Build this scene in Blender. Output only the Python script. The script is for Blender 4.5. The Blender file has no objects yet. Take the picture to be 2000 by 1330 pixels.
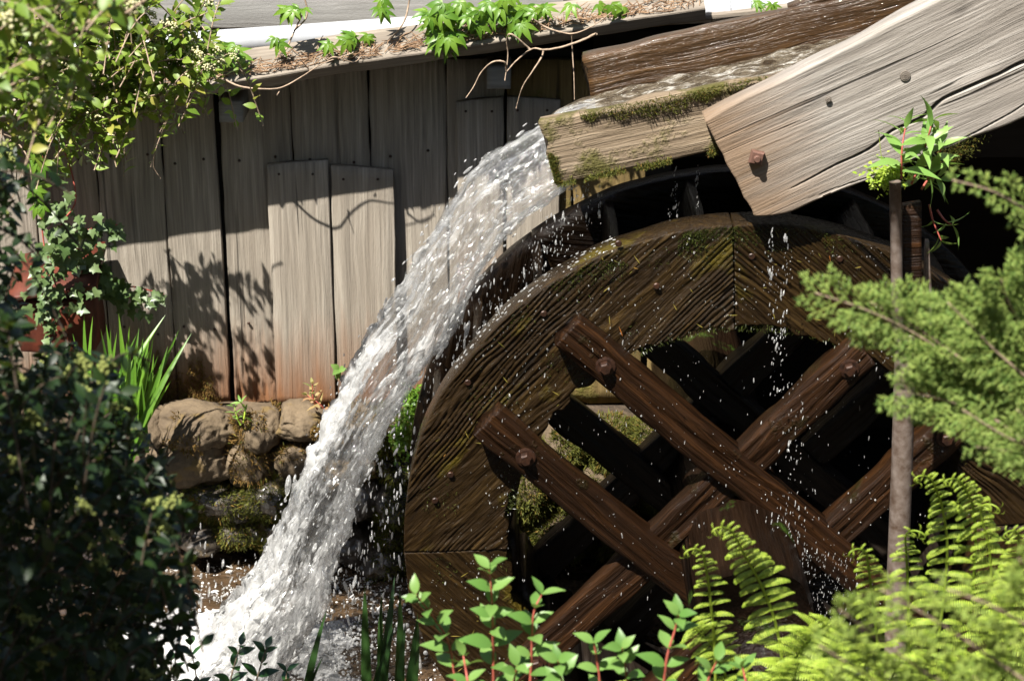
import bpy, math, random
import numpy as np
from mathutils import Vector, Matrix, Quaternion
R = math.radians
random.seed(7); RNG = np.random.default_rng(11)
scene = bpy.context.scene
COL = scene.collection

# ------------------------------------------------------------------ camera
CAM = Vector((-0.68, -5.56, 2.88)); PITCH = R(22.0); LENS = 72.0
cam_data = bpy.data.cameras.new('camera')
cam_data.lens = LENS; cam_data.sensor_width = 36.0
cam_data.clip_start = 0.05; cam_data.clip_end = 500
cam_data.dof.use_dof = True; cam_data.dof.focus_distance = 6.25; cam_data.dof.aperture_fstop = 5.0
cam = bpy.data.objects.new('camera', cam_data); COL.objects.link(cam)
cam.location = CAM; cam.rotation_euler = (math.pi/2 - PITCH, 0, 0)
scene.camera = cam

# ------------------------------------------------------------------ sky, sun, exposure
LIGHT = Vector((0.74, 1.0, -2.0)).normalized()          # the way the sunlight travels
to_sun = -LIGHT
world = bpy.data.worlds.new('World'); scene.world = world; world.use_nodes = True
wn = world.node_tree.nodes; wl = world.node_tree.links
sky = wn.new('ShaderNodeTexSky'); sky.sky_type = 'NISHITA'; sky.sun_disc = False
sky.sun_elevation = math.asin(to_sun.z)
sky.sun_rotation = math.atan2(to_sun.x, to_sun.y)
wl.new(sky.outputs[0], wn['Background'].inputs[0]); wn['Background'].inputs[1].default_value = 0.05
sun_data = bpy.data.lights.new('sun', 'SUN'); sun_data.energy = 5.0; sun_data.angle = R(0.53); sun_data.color = (1.0, 0.955, 0.88)
sun = bpy.data.objects.new('sun', sun_data); COL.objects.link(sun)
sun.rotation_euler = LIGHT.to_track_quat('-Z', 'Y').to_euler(); sun.location = (-4, -6, 9)
vs = scene.view_settings
vs.view_transform = 'Standard'; vs.look = 'None'; vs.gamma = 1.0; vs.use_curve_mapping = False
vs.exposure = 1.45
scene.cycles.use_denoising = True
scene.cycles.max_bounces = 8; scene.cycles.transparent_max_bounces = 24
scene.cycles.caustics_reflective = False; scene.cycles.caustics_refractive = False
scene.cycles.sample_clamp_indirect = 4.0

# ------------------------------------------------------------------ survey helper: a photo pixel at a known depth
CP, SP = math.cos(PITCH), math.sin(PITCH); FPX = LENS/36.0*2000.0
def at(px, py, Y):
    x = (px-1000.0)/FPX; u = (665.0-py)/FPX
    d = Vector((x, CP + u*SP, -SP + u*CP))
    return CAM + d*((Y-CAM.y)/d.y)
def at_z(px, py, z):
    x = (px-1000.0)/FPX; u = (665.0-py)/FPX
    d = Vector((x, CP + u*SP, -SP + u*CP))
    return CAM + d*((z-CAM.z)/d.z)

# ------------------------------------------------------------------ numpy noise
def _h(ix, iy, iz, s):
    n = (ix.astype(np.int64)*374761393 + iy.astype(np.int64)*668265263 + iz.astype(np.int64)*1274126177 + s*974634777) & 0x7fffffff
    n = ((n ^ (n >> 13))*1274126177) & 0x7fffffff
    n = n ^ (n >> 16)
    return (n & 0xffff)/65535.0*2-1
def vnoise(p, s=0):
    p = np.asarray(p, float); i = np.floor(p); f = p-i; f = f*f*f*(f*(f*6-15)+10)
    i = i.astype(np.int64); out = 0
    for a in (0, 1):
        wx = f[:, 0] if a else 1-f[:, 0]
        for b in (0, 1):
            wy = f[:, 1] if b else 1-f[:, 1]
            for c in (0, 1):
                wz = f[:, 2] if c else 1-f[:, 2]
                out = out + wx*wy*wz*_h(i[:, 0]+a, i[:, 1]+b, i[:, 2]+c, s)
    return out
def fbm(p, octv=4, s=0, gain=.5):
    p = np.asarray(p, float); o = 0; a = 1
    for k in range(octv):
        o = o + a*vnoise(p*(2.03**k) + 17.3*k, s+k); a *= gain
    return o

# ------------------------------------------------------------------ objects
W = {}
def tag(o, label=None, cat=None, group=None, kind=None):
    if label: o['label'] = label
    if cat: o['category'] = cat
    if group: o['group'] = group
    if kind: o['kind'] = kind
    return o
def par(o, p):
    o.parent = p; o.matrix_parent_inverse = W[p].inverted()
def link(name, me, M=None, parent=None):
    o = bpy.data.objects.new(name, me); COL.objects.link(o)
    M = M or Matrix.Identity(4)
    W[o] = M.copy()
    if parent is not None: par(o, parent)
    o.matrix_basis = M
    return o
def empty(name, loc, label, cat, group=None):
    o = link(name, None, Matrix.Translation(Vector(loc))); o.empty_display_size = .05
    return tag(o, label, cat, group)
def mesh(name, v, f, mat, smooth=True, uv=None):
    v = np.asarray(v, np.float32).reshape(-1, 3)
    me = bpy.data.meshes.new(name)
    if isinstance(f, np.ndarray):
        nf, k = f.shape
        me.vertices.add(len(v)); me.vertices.foreach_set('co', v.ravel())
        me.loops.add(nf*k); me.loops.foreach_set('vertex_index', f.astype(np.int32).ravel())
        me.polygons.add(nf); me.polygons.foreach_set('loop_start', np.arange(0, nf*k, k, dtype=np.int32))
        me.polygons.foreach_set('loop_total', np.full(nf, k, np.int32))
        me.update(calc_edges=True)
    else:
        me.from_pydata(v.tolist(), [], [list(map(int, q)) for q in f])
    if smooth: me.polygons.foreach_set('use_smooth', np.ones(len(me.polygons), bool))
    if uv is not None:
        l = me.uv_layers.new(name='flow')
        idx = np.zeros(len(me.loops), np.int32); me.loops.foreach_get('vertex_index', idx)
        l.data.foreach_set('uv', np.asarray(uv, np.float32)[idx].ravel())
    if mat: me.materials.append(mat)
    me.update()
    return me
def stamp(tv, tf, mats):
    """many copies of a small template joined into one vertex/face set; mats: (N,4,4)"""
    mats = np.asarray(mats, float); n = len(mats); tv = np.asarray(tv, float); tf = np.asarray(tf, int)
    hv = np.c_[tv, np.ones(len(tv))]
    v = np.einsum('nij,kj->nki', mats, hv)[..., :3].reshape(-1, 3)
    f = (tf[None] + (np.arange(n)*len(tv))[:, None, None]).reshape(-1, tf.shape[1])
    return v, f
def frames(d, nrm, pos, sx, sy=None, sz=None):
    """N matrices with X along d, Z near nrm"""
    d = np.asarray(d, float); d = d/np.linalg.norm(d, axis=1, keepdims=True)
    nrm = np.asarray(nrm, float)
    y = np.cross(nrm, d); ln = np.linalg.norm(y, axis=1, keepdims=True); ln[ln < 1e-6] = 1; y = y/ln
    z = np.cross(d, y)
    sx = np.broadcast_to(np.asarray(sx, float), (len(d),)); sy = sx if sy is None else np.broadcast_to(np.asarray(sy, float), (len(d),))
    sz = sy if sz is None else np.broadcast_to(np.asarray(sz, float), (len(d),))
    M = np.zeros((len(d), 4, 4)); M[:, :3, 0] = d*sx[:, None]; M[:, :3, 1] = y*sy[:, None]; M[:, :3, 2] = z*sz[:, None]
    M[:, :3, 3] = pos; M[:, 3, 3] = 1
    return M
def mat4(a): return Matrix([list(r) for r in a])
def grid_faces(nu, nv, wrap=False):
    a = np.arange(nu*nv).reshape(nu, nv)
    if wrap:
        b = np.roll(a, -1, axis=1)
        return np.stack([a[:-1], a[1:], b[1:], b[:-1]], -1).reshape(-1, 4)
    return np.stack([a[:-1, :-1], a[1:, :-1], a[1:, 1:], a[:-1, 1:]], -1).reshape(-1, 4)
def tube(pts, radii, n=8, jitter=0, seed=0):
    pts = [Vector(p) for p in pts]; radii = np.broadcast_to(np.asarray(radii, float), (len(pts),))
    v = []; up = None
    for i, p in enumerate(pts):
        d = (pts[min(i+1, len(pts)-1)] - pts[max(i-1, 0)]).normalized()
        if up is None: up = d.orthogonal().normalized()
        up = (up - d*up.dot(d)).normalized(); s = d.cross(up)
        for k in range(n):
            a = 2*math.pi*k/n
            rr = radii[i]*(1 + (random.Random(seed*7919+i*31+k).uniform(-jitter, jitter) if jitter else 0))
            v.append(p + (up*math.cos(a) + s*math.sin(a))*rr)
    f = [list(q) for q in grid_faces(len(pts), n, True)]
    f.append(list(range(n))[::-1]); f.append([len(v)-n+k for k in range(n)])
    return [tuple(q) for q in v], f
def join(*parts):
    V = []; F = []
    for v, f in parts:
        o = len(V); V += [tuple(q) for q in v]; F += [[int(i)+o for i in q] for q in f]
    return V, F
def smoothpath(pts, n=8):
    pts = [Vector(p) for p in pts]; out = []
    P = [pts[0]*2-pts[1]] + pts + [pts[-1]*2-pts[-2]]
    for i in range(1, len(P)-2):
        for k in range(n):
            t = k/n; a, b, c, d = P[i-1], P[i], P[i+1], P[i+2]
            out.append(.5*((2*b)+(c-a)*t+(2*a-5*b+4*c-d)*t*t+(3*b-a-3*c+d)*t**3))
    out.append(pts[-1]); return out

def beam(L, Wd, T, bev=.006, nx=20, amp=.003, seed=0, sl0=0., sl1=0., nw=4, bow=0., warp=None, fiber=0.):
    """board: X = length 0..L, Z = width (0..Wd), Y = thickness (0..T, 0 is the face); ends may be cut on a slant"""
    cs = []
    for k in range(nw+1): cs.append((0, bev + (Wd-2*bev)*k/nw))
    cs.append((bev*.35, Wd-bev*.3)); 
    for k in range(2): cs.append((bev + (T-2*bev)*k, Wd))
    for k in range(nw+1): cs.append((T, Wd-bev-(Wd-2*bev)*k/nw))
    for k in range(2): cs.append((T-bev-(T-2*bev)*k, 0))
    cs.append((bev*.35, bev*.3))
    cs = np.array(cs); m = len(cs)
    x = np.linspace(0, 1, nx+1)
    V = np.zeros((nx+1, m, 3))
    zf = cs[:, 1]/Wd
    x0 = sl0*(zf-.5); x1 = L + sl1*(zf-.5)
    V[:, :, 0] = x0[None] + (x1-x0)[None]*x[:, None]
    V[:, :, 1] = cs[None, :, 0]; V[:, :, 2] = cs[None, :, 1]
    q = V.reshape(-1, 3)
    n1 = vnoise(q*np.array([5, 12, 12]) + seed*3.7, seed); n2 = vnoise(q*np.array([9, 30, 30]) + seed*1.3, seed+5)
    n3 = vnoise(q*np.array([9, 12, 12]) + seed*2.1, seed+9)
    edge = np.minimum(q[:, 2], Wd-q[:, 2]) < bev*1.2
    q[:, 1] += amp*(n1 + .5*n2); q[:, 2] += amp*np.where(edge, 1.4, .5)*(n3 + .6*n2)
    q[:, 0] += amp*2.0*n2*((q[:, 0] < .02) | (q[:, 0] > L-.02))
    if fiber:
        fb = fiber*(fbm(q*np.array([3.5, 70, 70]) + seed, 3, seed+13, .7)); gap = np.clip(vnoise(q*np.array([2.5, 35, 35]) + seed*2, seed+17)-.45, 0, 1)
        q[:, 1] += np.where(q[:, 1] < T*.5, 1, -1)*(fb + gap*fiber*6); q[:, 2] += np.where(q[:, 2] < Wd*.5, 1, -1)*(fb*.8)*(edge)
    q[:, 1] += bow*np.sin(np.pi*np.clip(q[:, 0]/L, 0, 1))
    if warp is not None: q = warp(q)
    F = [list(a) for a in grid_faces(nx+1, m, True)]
    F.append(list(range(m))); F.append([nx*m+k for k in range(m)][::-1])
    return q, F
def place_board(p0, ang, tilt=0., yaw=0.):
    """X axis rises by ang in the XZ plane; tilt leans the face about the length axis"""
    return Matrix.Translation(Vector(p0)) @ Matrix.Rotation(yaw, 4, 'Z') @ Matrix.Rotation(-ang, 4, 'Y') @ Matrix.Rotation(tilt, 4, 'X')

def ico(sub):
    t = (1+5**.5)/2
    v = [(-1,t,0),(1,t,0),(-1,-t,0),(1,-t,0),(0,-1,t),(0,1,t),(0,-1,-t),(0,1,-t),(t,0,-1),(t,0,1),(-t,0,-1),(-t,0,1)]
    f = [(0,11,5),(0,5,1),(0,1,7),(0,7,10),(0,10,11),(1,5,9),(5,11,4),(11,10,2),(10,7,6),(7,1,8),(3,9,4),(3,4,2),(3,2,6),(3,6,8),(3,8,9),(4,9,5),(2,4,11),(6,2,10),(8,6,7),(9,8,1)]
    v = [np.array(q)/np.linalg.norm(q) for q in v]
    for _ in range(sub):
        c = {}; nf = []
        def mid(a, b):
            k = (min(a, b), max(a, b))
            if k not in c:
                m = v[a]+v[b]; v.append(m/np.linalg.norm(m)); c[k] = len(v)-1
            return c[k]
        for a, b, d in f:
            ab, bd, da = mid(a, b), mid(b, d), mid(d, a)
            nf += [(a, ab, da), (b, bd, ab), (d, da, bd), (ab, bd, da)]
        f = nf
    return np.array(v), np.array(f)

# ------------------------------------------------------------------ materials
def new_mat(name):
    m = bpy.data.materials.new(name); m.use_nodes = True
    return m, m.node_tree.nodes, m.node_tree.links, m.node_tree.nodes['Principled BSDF']
def nd(n, t, **kw):
    x = n.new(t)
    for k, v in kw.items():
        if k in x.inputs.keys(): x.inputs[k].default_value = v
        else: setattr(x, k, v)
    return x
def ramp(n, l, fac, stops, interp='LINEAR'):
    r = n.new('ShaderNodeValToRGB'); r.color_ramp.interpolation = interp
    e = r.color_ramp.elements
    while len(e) < len(stops): e.new(.5)
    for k, (p, c) in enumerate(stops):
        e[k].position = p; e[k].color = (c, c, c, 1) if isinstance(c, (int, float)) else (*c, 1)
    l.new(fac, r.inputs[0]); return r.outputs[0]
def mixc(n, l, fac, a, b, mode='MIX'):
    m = n.new('ShaderNodeMix'); m.data_type = 'RGBA'; m.blend_type = mode
    for sock, v in ((m.inputs[0], fac), (m.inputs[6], a), (m.inputs[7], b)):
        if hasattr(v, 'is_linked'): l.new(v, sock)
        elif isinstance(v, (int, float)): sock.default_value = v
        else: sock.default_value = (*v, 1)
    return m.outputs[2]
def math_(n, l, op, a, b=None, clamp=False):
    m = n.new('ShaderNodeMath'); m.operation = op; m.use_clamp = clamp
    for k, v in enumerate((a, b)):
        if v is None: continue
        if hasattr(v, 'is_linked'): l.new(v, m.inputs[k])
        else: m.inputs[k].default_value = v
    return m.outputs[0]
def noise_(n, l, vec, scale, detail=4, rough=.55, dist=0.):
    x = nd(n, 'ShaderNodeTexNoise'); x.inputs['Scale'].default_value = scale; x.inputs['Detail'].default_value = detail
    x.inputs['Roughness'].default_value = rough; x.inputs['Distortion'].default_value = dist
    l.new(vec, x.inputs['Vector']); return x.outputs['Fac']
def mapped(n, l, vec, scale, loc=(0, 0, 0)):
    m = n.new('ShaderNodeMapping'); m.inputs['Scale'].default_value = scale; m.inputs['Location'].default_value = loc
    l.new(vec, m.inputs['Vector']); return m.outputs[0]
def coords(n, l, rnd=True):
    tc = n.new('ShaderNodeTexCoord')
    if not rnd: return tc.outputs['Object']
    oi = n.new('ShaderNodeObjectInfo')
    v = n.new('ShaderNodeVectorMath'); v.operation = 'SCALE'; v.inputs[0].default_value = (13.7, 7.1, 23.3); l.new(oi.outputs['Random'], v.inputs['Scale'])
    a = n.new('ShaderNodeVectorMath'); a.operation = 'ADD'; l.new(tc.outputs['Object'], a.inputs[0]); l.new(v.outputs[0], a.inputs[1])
    return a.outputs[0]
def bump(n, l, p, h, strength, dist=.01, prev=None):
    b = n.new('ShaderNodeBump'); b.inputs['Strength'].default_value = strength; b.inputs['Distance'].default_value = dist
    l.new(h, b.inputs['Height'])
    if prev is not None: l.new(prev, b.inputs['Normal'])
    if p is not None: l.new(b.outputs[0], p.inputs['Normal'])
    return b.outputs[0]

def wood(name, cols, grain=26., bumpd=.006, rough=(.7, .9), crack=.5, moss=None, wet=False, patch=None, zstain=None, knots=True, spec=.3, mscale=7., mth=.55, fine=1.0, mtop=None, wamp=.09, mstretch=1.):
    """local X is the grain; cols dark..light"""
    m, n, l, p = new_mat(name)
    c = coords(n, l)
    warp = noise_(n, l, mapped(n, l, c, (1.6, 5, 5)), 1.0, 2)
    wv = n.new('ShaderNodeCombineXYZ')
    l.new(math_(n, l, 'MULTIPLY', math_(n, l, 'SUBTRACT', warp, .5), wamp), wv.inputs[2]); l.new(math_(n, l, 'MULTIPLY', math_(n, l, 'SUBTRACT', warp, .5), wamp*.55), wv.inputs[1])
    ad = n.new('ShaderNodeVectorMath'); ad.operation = 'ADD'; l.new(c, ad.inputs[0]); l.new(wv.outputs[0], ad.inputs[1]); c2 = ad.outputs[0]
    g1 = noise_(n, l, mapped(n, l, c2, (1.1, grain*1.6, grain*1.6)), 1.0, 6, .62)
    g2 = noise_(n, l, mapped(n, l, c2, (3.0, grain*5, grain*5)), 1.0, 4, .6)
    pat = noise_(n, l, mapped(n, l, c, (1.3, 5, 5)), 1.0, 4, .6)
    mixg = math_(n, l, 'ADD', math_(n, l, 'MULTIPLY', g1, .52), math_(n, l, 'MULTIPLY', g2, .48))
    k = len(cols); st = [(.30 + .42*i/(k-1), cols[i]) for i in range(k)]
    col = ramp(n, l, mixg, st)
    col = mixc(n, l, ramp(n, l, pat, [(.3, 0.), (.72, .75)]), col, patch if patch else cols[0], 'MIX')
    h = mixg
    ck = noise_(n, l, mapped(n, l, c2, (.55, grain*.9, grain*.9), (3, 5, 9)), 1.0, 3, .5)
    ckm = ramp(n, l, ck, [(.655, 0.), (.70, 1.)])
    col = mixc(n, l, math_(n, l, 'MULTIPLY', ckm, crack), col, tuple(x*.35 for x in cols[0]))
    if knots:
        vo = n.new('ShaderNodeTexVoronoi'); vo.inputs['Scale'].default_value = 1.0; vo.inputs['Randomness'].default_value = 1.0
        l.new(mapped(n, l, c, (1.5, .01, 3.2)), vo.inputs['Vector'])
        kd = ramp(n, l, vo.outputs['Distance'], [(.03, 1.), (.05, .25), (.075, 0.)])
        col = mixc(n, l, math_(n, l, 'MULTIPLY', kd, .75), col, tuple(x*.6 for x in cols[0]))
        h = math_(n, l, 'SUBTRACT', h, math_(n, l, 'MULTIPLY', kd, .25))
    h = math_(n, l, 'SUBTRACT', h, math_(n, l, 'MULTIPLY', ckm, .7*crack))
    if zstain:                                   # damp stain rising from the foot of a board
        tc = n.new('ShaderNodeTexCoord'); sx = n.new('ShaderNodeSeparateXYZ'); l.new(tc.outputs['Object'], sx.inputs[0])
        zz = math_(n, l, 'ADD', sx.outputs[0], math_(n, l, 'MULTIPLY', math_(n, l, 'SUBTRACT', g1, .5), -.35))
        zz = math_(n, l, 'ADD', zz, math_(n, l, 'MULTIPLY', math_(n, l, 'SUBTRACT', pat, .5), -.3))
        zf = ramp(n, l, zz, [(0.0, 1.), (zstain[0], 0.)])
        col = mixc(n, l, math_(n, l, 'MULTIPLY', zf, .95), col, mixc(n, l, mixg, tuple(x*.3 for x in zstain[1]), zstain[1]))
    rg = ramp(n, l, g2, [(.3, rough[0]), (.7, rough[1])])
    if moss:
        ms = noise_(n, l, mapped(n, l, c, (mstretch, 1, 1)), mscale, 5, .65)
        if mtop is not None:
            tc2 = n.new('ShaderNodeTexCoord'); s2 = n.new('ShaderNodeSeparateXYZ'); l.new(tc2.outputs['Object'], s2.inputs[0])
            ms = math_(n, l, 'ADD', ms, math_(n, l, 'MULTIPLY', math_(n, l, 'ABSOLUTE', math_(n, l, 'SUBTRACT', s2.outputs[2], mtop[0])), mtop[1]))
        mf = ramp(n, l, ms, [(mth, 0.), (mth+.12, 1.)])
        mm = noise_(n, l, c, 90., 3, .6)
        col = mixc(n, l, math_(n, l, 'MULTIPLY', mf, .9), col, mixc(n, l, mm, tuple(x*.35 for x in moss), tuple(min(1, x*1.5) for x in moss)))
        h = math_(n, l, 'ADD', h, math_(n, l, 'MULTIPLY', mf, math_(n, l, 'MULTIPLY', mm, .8)))
    l.new(col, p.inputs['Base Color']); l.new(rg, p.inputs['Roughness'])
    p.inputs['Specular IOR Level'].default_value = spec
    b1 = bump(n, l, None, h, .9, bumpd)
    fn = noise_(n, l, mapped(n, l, c, (.35, 1, 1)), 160., 3, .7)
    b2 = bump(n, l, p, fn, .5*fine, .002, b1)
    if wet:
        p.inputs['Coat Weight'].default_value = wet; p.inputs['Coat Roughness'].default_value = .05
        wetn = noise_(n, l, c, 60., 3, .6)
        bw = bump(n, l, None, wetn, 1., .006, b1); l.new(bw, p.inputs['Coat Normal'])
    return m

def leafmat(name, c0, c1, trans=.35, rough=.45, tint=None, spec=.4, vein=False):
    m, n, l, p = new_mat(name)
    g = n.new('ShaderNodeNewGeometry'); oi = n.new('ShaderNodeObjectInfo')
    rnd = math_(n, l, 'FRACT', math_(n, l, 'ADD', g.outputs['Random Per Island'], oi.outputs['Random']))
    st = [(0., c0), (.85, c1)]
    if tint: st += [(.93, tint)]
    col = ramp(n, l, rnd, st)
    tc = n.new('ShaderNodeTexCoord'); nn = noise_(n, l, tc.outputs['Object'], 40., 3)
    col = mixc(n, l, math_(n, l, 'MULTIPLY', nn, .35), col, tuple(x*.55 for x in c0))
    l.new(col, p.inputs['Base Color']); p.inputs['Roughness'].default_value = rough; p.inputs['Specular IOR Level'].default_value = spec
    tr = n.new('ShaderNodeBsdfTranslucent'); l.new(mixc(n, l, .3, mixc(n, l, .5, col, (1., 1., .8), 'SOFT_LIGHT'), (.35, .46, .05), 'MIX'), tr.inputs[0])
    mx = n.new('ShaderNodeMixShader'); mx.inputs[0].default_value = trans
    l.new(p.outputs[0], mx.inputs[1]); l.new(tr.outputs[0], mx.inputs[2])
    l.new(mx.outputs[0], n['Material Output'].inputs[0])
    return m
def plain(name, c, rough=.6, var=.3, scale=30., bumpd=.002, spec=.4, metallic=0., c2=None, detail=5):
    m, n, l, p = new_mat(name)
    v = coords(n, l); a = noise_(n, l, v, scale, detail, .6)
    l.new(ramp(n, l, a, [(.3, tuple(x*(1-var) for x in c)), (.7, c2 or tuple(min(1, x*(1+var)) for x in c))]), p.inputs['Base Color'])
    p.inputs['Roughness'].default_value = rough; p.inputs['Specular IOR Level'].default_value = spec; p.inputs['Metallic'].default_value = metallic
    if bumpd: bump(n, l, p, a, .8, bumpd)
    return m

M = {}
M['plank'] = wood('weathered_plank_wood', [(.085, .075, .062), (.29, .257, .212), (.56, .51, .43)], grain=24, bumpd=.010, crack=.8, wamp=.03, zstain=(.34, (.27, .115, .045)), patch=(.22, .185, .145))
M['plank_mossy'] = wood('mossy_plank_wood', [(.05, .032, .012), (.16, .11, .042), (.30, .22, .09)], grain=22, bumpd=.010, crack=.8, wamp=.03, patch=(.12, .085, .03), moss=(.10, .10, .012), mscale=5., mth=.55)
M['plank_dark'] = wood('old_siding_wood', [(.13, .125, .12), (.24, .235, .225), (.36, .35, .34)], grain=20, bumpd=.003, crack=.4, patch=(.2, .2, .19))
M['flume'] = wood('silvered_flume_wood', [(.075, .064, .055), (.29, .262, .23), (.57, .54, .495)], grain=42, bumpd=.006, wamp=.05, crack=.8, patch=(.17, .148, .125), rough=(.6, .85), zstain=(.3, (.28, .19, .12)))
M['flume_mossy'] = wood('mossy_trough_wood', [(.045, .03, .018), (.22, .165, .108), (.47, .38, .275)], grain=26, bumpd=.013, crack=.9, wamp=.05, patch=(.085, .06, .036), moss=(.075, .07, .012), mscale=9., mth=.56, mtop=(.09, 1.1))
M['flume_wet'] = wood('wet_trough_wood', [(.012, .006, .003), (.05, .024, .008), (.15, .075, .022)], grain=18, bumpd=.016, crack=.9, wet=.5, rough=(.25, .5), patch=(.05, .028, .012))
M['rim'] = wood('wet_felloe_wood', [(.004, .0019, .0006), (.016, .0084, .0022), (.070, .040, .0095)], grain=26, bumpd=.012, crack=.9, wet=.45, spec=.10, mstretch=.35, rough=(.4, .7), patch=(.013, .007, .0018), moss=(.070, .052, .005), mscale=7., mth=.585, knots=False)
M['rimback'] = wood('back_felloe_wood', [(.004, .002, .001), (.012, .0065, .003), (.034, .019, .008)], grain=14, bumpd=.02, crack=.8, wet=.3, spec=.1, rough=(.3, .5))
M['spoke'] = wood('wet_spoke_wood', [(.004, .0017, .0008), (.019, .0076, .0024), (.078, .031, .0085)], grain=24, bumpd=.016, crack=1., wet=.3, spec=.10, rough=(.4, .6), patch=(.006, .003, .0015), moss=(.016, .014, .003), mscale=6., mth=.60, knots=False)
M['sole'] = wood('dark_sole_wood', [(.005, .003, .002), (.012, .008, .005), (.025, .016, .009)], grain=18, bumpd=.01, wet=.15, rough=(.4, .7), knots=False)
M['axle'] = wood('wet_axle_wood', [(.003, .0016, .0009), (.010, .005, .0025), (.026, .013, .006)], grain=14, bumpd=.02, crack=.9, wet=.2, spec=.1, rough=(.3, .55), moss=(.03, .06, .008), mscale=5., mth=.60, knots=False)
M['roofwood'] = wood('roof_board_wood', [(.11, .09, .07), (.24, .205, .165), (.40, .36, .30)], grain=22, bumpd=.005, crack=.5)
M['bark'] = plain('vine_bark', (.30, .22, .155), .8, .4, 60., .003)
M['bark_dark'] = plain('dark_twig_bark', (.05, .035, .022), .85, .4, 60., .003)
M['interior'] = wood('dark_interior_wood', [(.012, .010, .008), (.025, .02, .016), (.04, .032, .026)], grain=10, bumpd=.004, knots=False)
M['rust'] = plain('rusty_iron', (.13, .082, .055), .55, .4, 35., .0015, .5, .25, c2=(.21, .17, .145))
M['bolt'] = plain('rusted_bolt_iron', (.022, .012, .008), .45, .5, 60., .002, .5, .3, c2=(.05, .02, .01))
M['nut'] = plain('rusted_nut_iron', (.13, .068, .05), .6, .3, 50., .002, .4, .2)
M['pipe'] = plain('white_plastic', (.36, .37, .39), .35, .12, 8., 0)
M['redbox'] = plain('rust_red_paint', (.07, .016, .008), .6, .5, 14., .003, c2=(.12, .026, .011))
M['soil'] = plain('damp_soil', (.06, .042, .026), .95, .55, 22., .02)
def stonemat(name, a, b, wet=0.):
    m, n, l, p = new_mat(name); v = coords(n, l)
    f1 = noise_(n, l, v, 5., 6, .65); f2 = noise_(n, l, v, 60., 4, .7)
    col = ramp(n, l, f1, [(.3, a), (.55, b), (.75, tuple(min(1, x*1.35) for x in b))])
    col = mixc(n, l, math_(n, l, 'MULTIPLY', f2, .6), col, tuple(x*.5 for x in a))
    lich = ramp(n, l, noise_(n, l, v, 11., 4, .6), [(.58, 0.), (.66, .75)])
    col = mixc(n, l, lich, col, (.13, .085, .025))
    l.new(col, p.inputs['Base Color']); p.inputs['Roughness'].default_value = .85 - .45*wet
    if wet: p.inputs['Coat Weight'].default_value = wet; p.inputs['Coat Roughness'].default_value = .1
    b1 = bump(n, l, None, f1, .8, .03); bump(n, l, p, f2, .7, .006, b1)
    return m
M['stone'] = stonemat('field_stone', (.055, .036, .019), (.155, .112, .066))
M['stone_wet'] = stonemat('wet_stone', (.03, .024, .018), (.075, .06, .045), .8)
M['moss'] = leafmat('moss_green', (.05, .06, .008), (.14, .14, .018), .25, .8, tint=(.20, .11, .02))
M['moss_brown'] = leafmat('moss_brown', (.11, .06, .014), (.21, .12, .025), .15, .9, tint=(.12, .13, .02))
M['creeper'] = leafmat('creeper_leaf', (.07, .17, .014), (.16, .28, .03), .35, .4)
M['ivy'] = leafmat('ivy_leaf', (.06, .11, .03), (.13, .185, .07), .15, .4)
M['shrub'] = leafmat('flowering_shrub_leaf', (.10, .18, .02), (.22, .30, .04), .35, .45, tint=(.30, .28, .05))
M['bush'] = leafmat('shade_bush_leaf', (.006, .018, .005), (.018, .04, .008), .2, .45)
M['flower'] = plain('cream_blossom', (.55, .52, .30), .8, .25, 80., .002)
M['bud'] = plain('green_bud', (.24, .27, .07), .8, .3, 80., .002)
M['grassb'] = leafmat('sword_leaf', (.06, .15, .015), (.14, .28, .03), .3, .35)
M['iris'] = leafmat('dark_sword_leaf', (.016, .045, .012), (.03, .07, .016), .2, .35)
M['shoot'] = leafmat('shoot_leaf', (.085, .19, .036), (.17, .29, .07), .3, .4)
M['redstem'] = plain('red_shoot_bark', (.30, .07, .05), .5, .35, 30., .001)
M['fern'] = leafmat('fern_green', (.22, .33, .03), (.37, .47, .06), .32, .5)
M['juniper'] = leafmat('juniper_scale', (.18, .31, .07), (.46, .56, .15), .50, .55)
M['juniper2'] = leafmat('juniper_scale_yellow', (.25, .38, .07), (.48, .58, .13), .48, .55)
M['herb'] = leafmat('herb_leaf', (.13, .25, .05), (.22, .36, .09), .28, .4)
M['seed'] = leafmat('seedling_leaf', (.20, .26, .08), (.40, .22, .12), .3, .45)
M['litter'] = leafmat('dry_litter', (.16, .09, .05), (.34, .22, .13), .1, .9)
# ================================================================== SETTING
WALL_Y = 1.40; POOL_Z = -.72
HUB = at(1440, 1058, 0); HUB.y = 0
R_OUT = HUB.x - at(786, 1000, 0).x; R_IN = R_OUT*.69
RING_T = .11; BACK_Y = .50

def ground_z(x, y):
    near = np.clip((-.35 - y)/1.6, 0, None)
    z = -1.25 + 1.35*np.clip(near, 0, 1)**.8 + .30*np.clip(-y-1.95, 0, 4)
    leftb = np.clip((-1.75 - x)/.6, 0, 1)*np.clip((.9-y)/.6, 0, 1)
    z = np.maximum(z, -1.25 + 1.15*leftb)
    z = np.where((y > 1.3), np.where(y > 4.6, .2, -1.9), z)
    z = np.where((y > 1.3) & ((x < -4.2) | (x > 4.2)), .2, z)
    return z
gx = np.concatenate([np.linspace(-60, -6, 14), np.linspace(-5.5, 5.5, 150), np.linspace(6, 60, 14)])
gy = np.concatenate([np.linspace(-60, -7, 14), np.linspace(-6.5, 5.5, 170), np.linspace(6, 60, 14)])
GX, GY = np.meshgrid(gx, gy, indexing='ij')
GZ = ground_z(GX, GY)
q = np.stack([GX.ravel(), GY.ravel(), GZ.ravel()], 1)
q[:, 2] += .035*fbm(q*np.array([2.2, 2.2, 0]), 4, 3)
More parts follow.
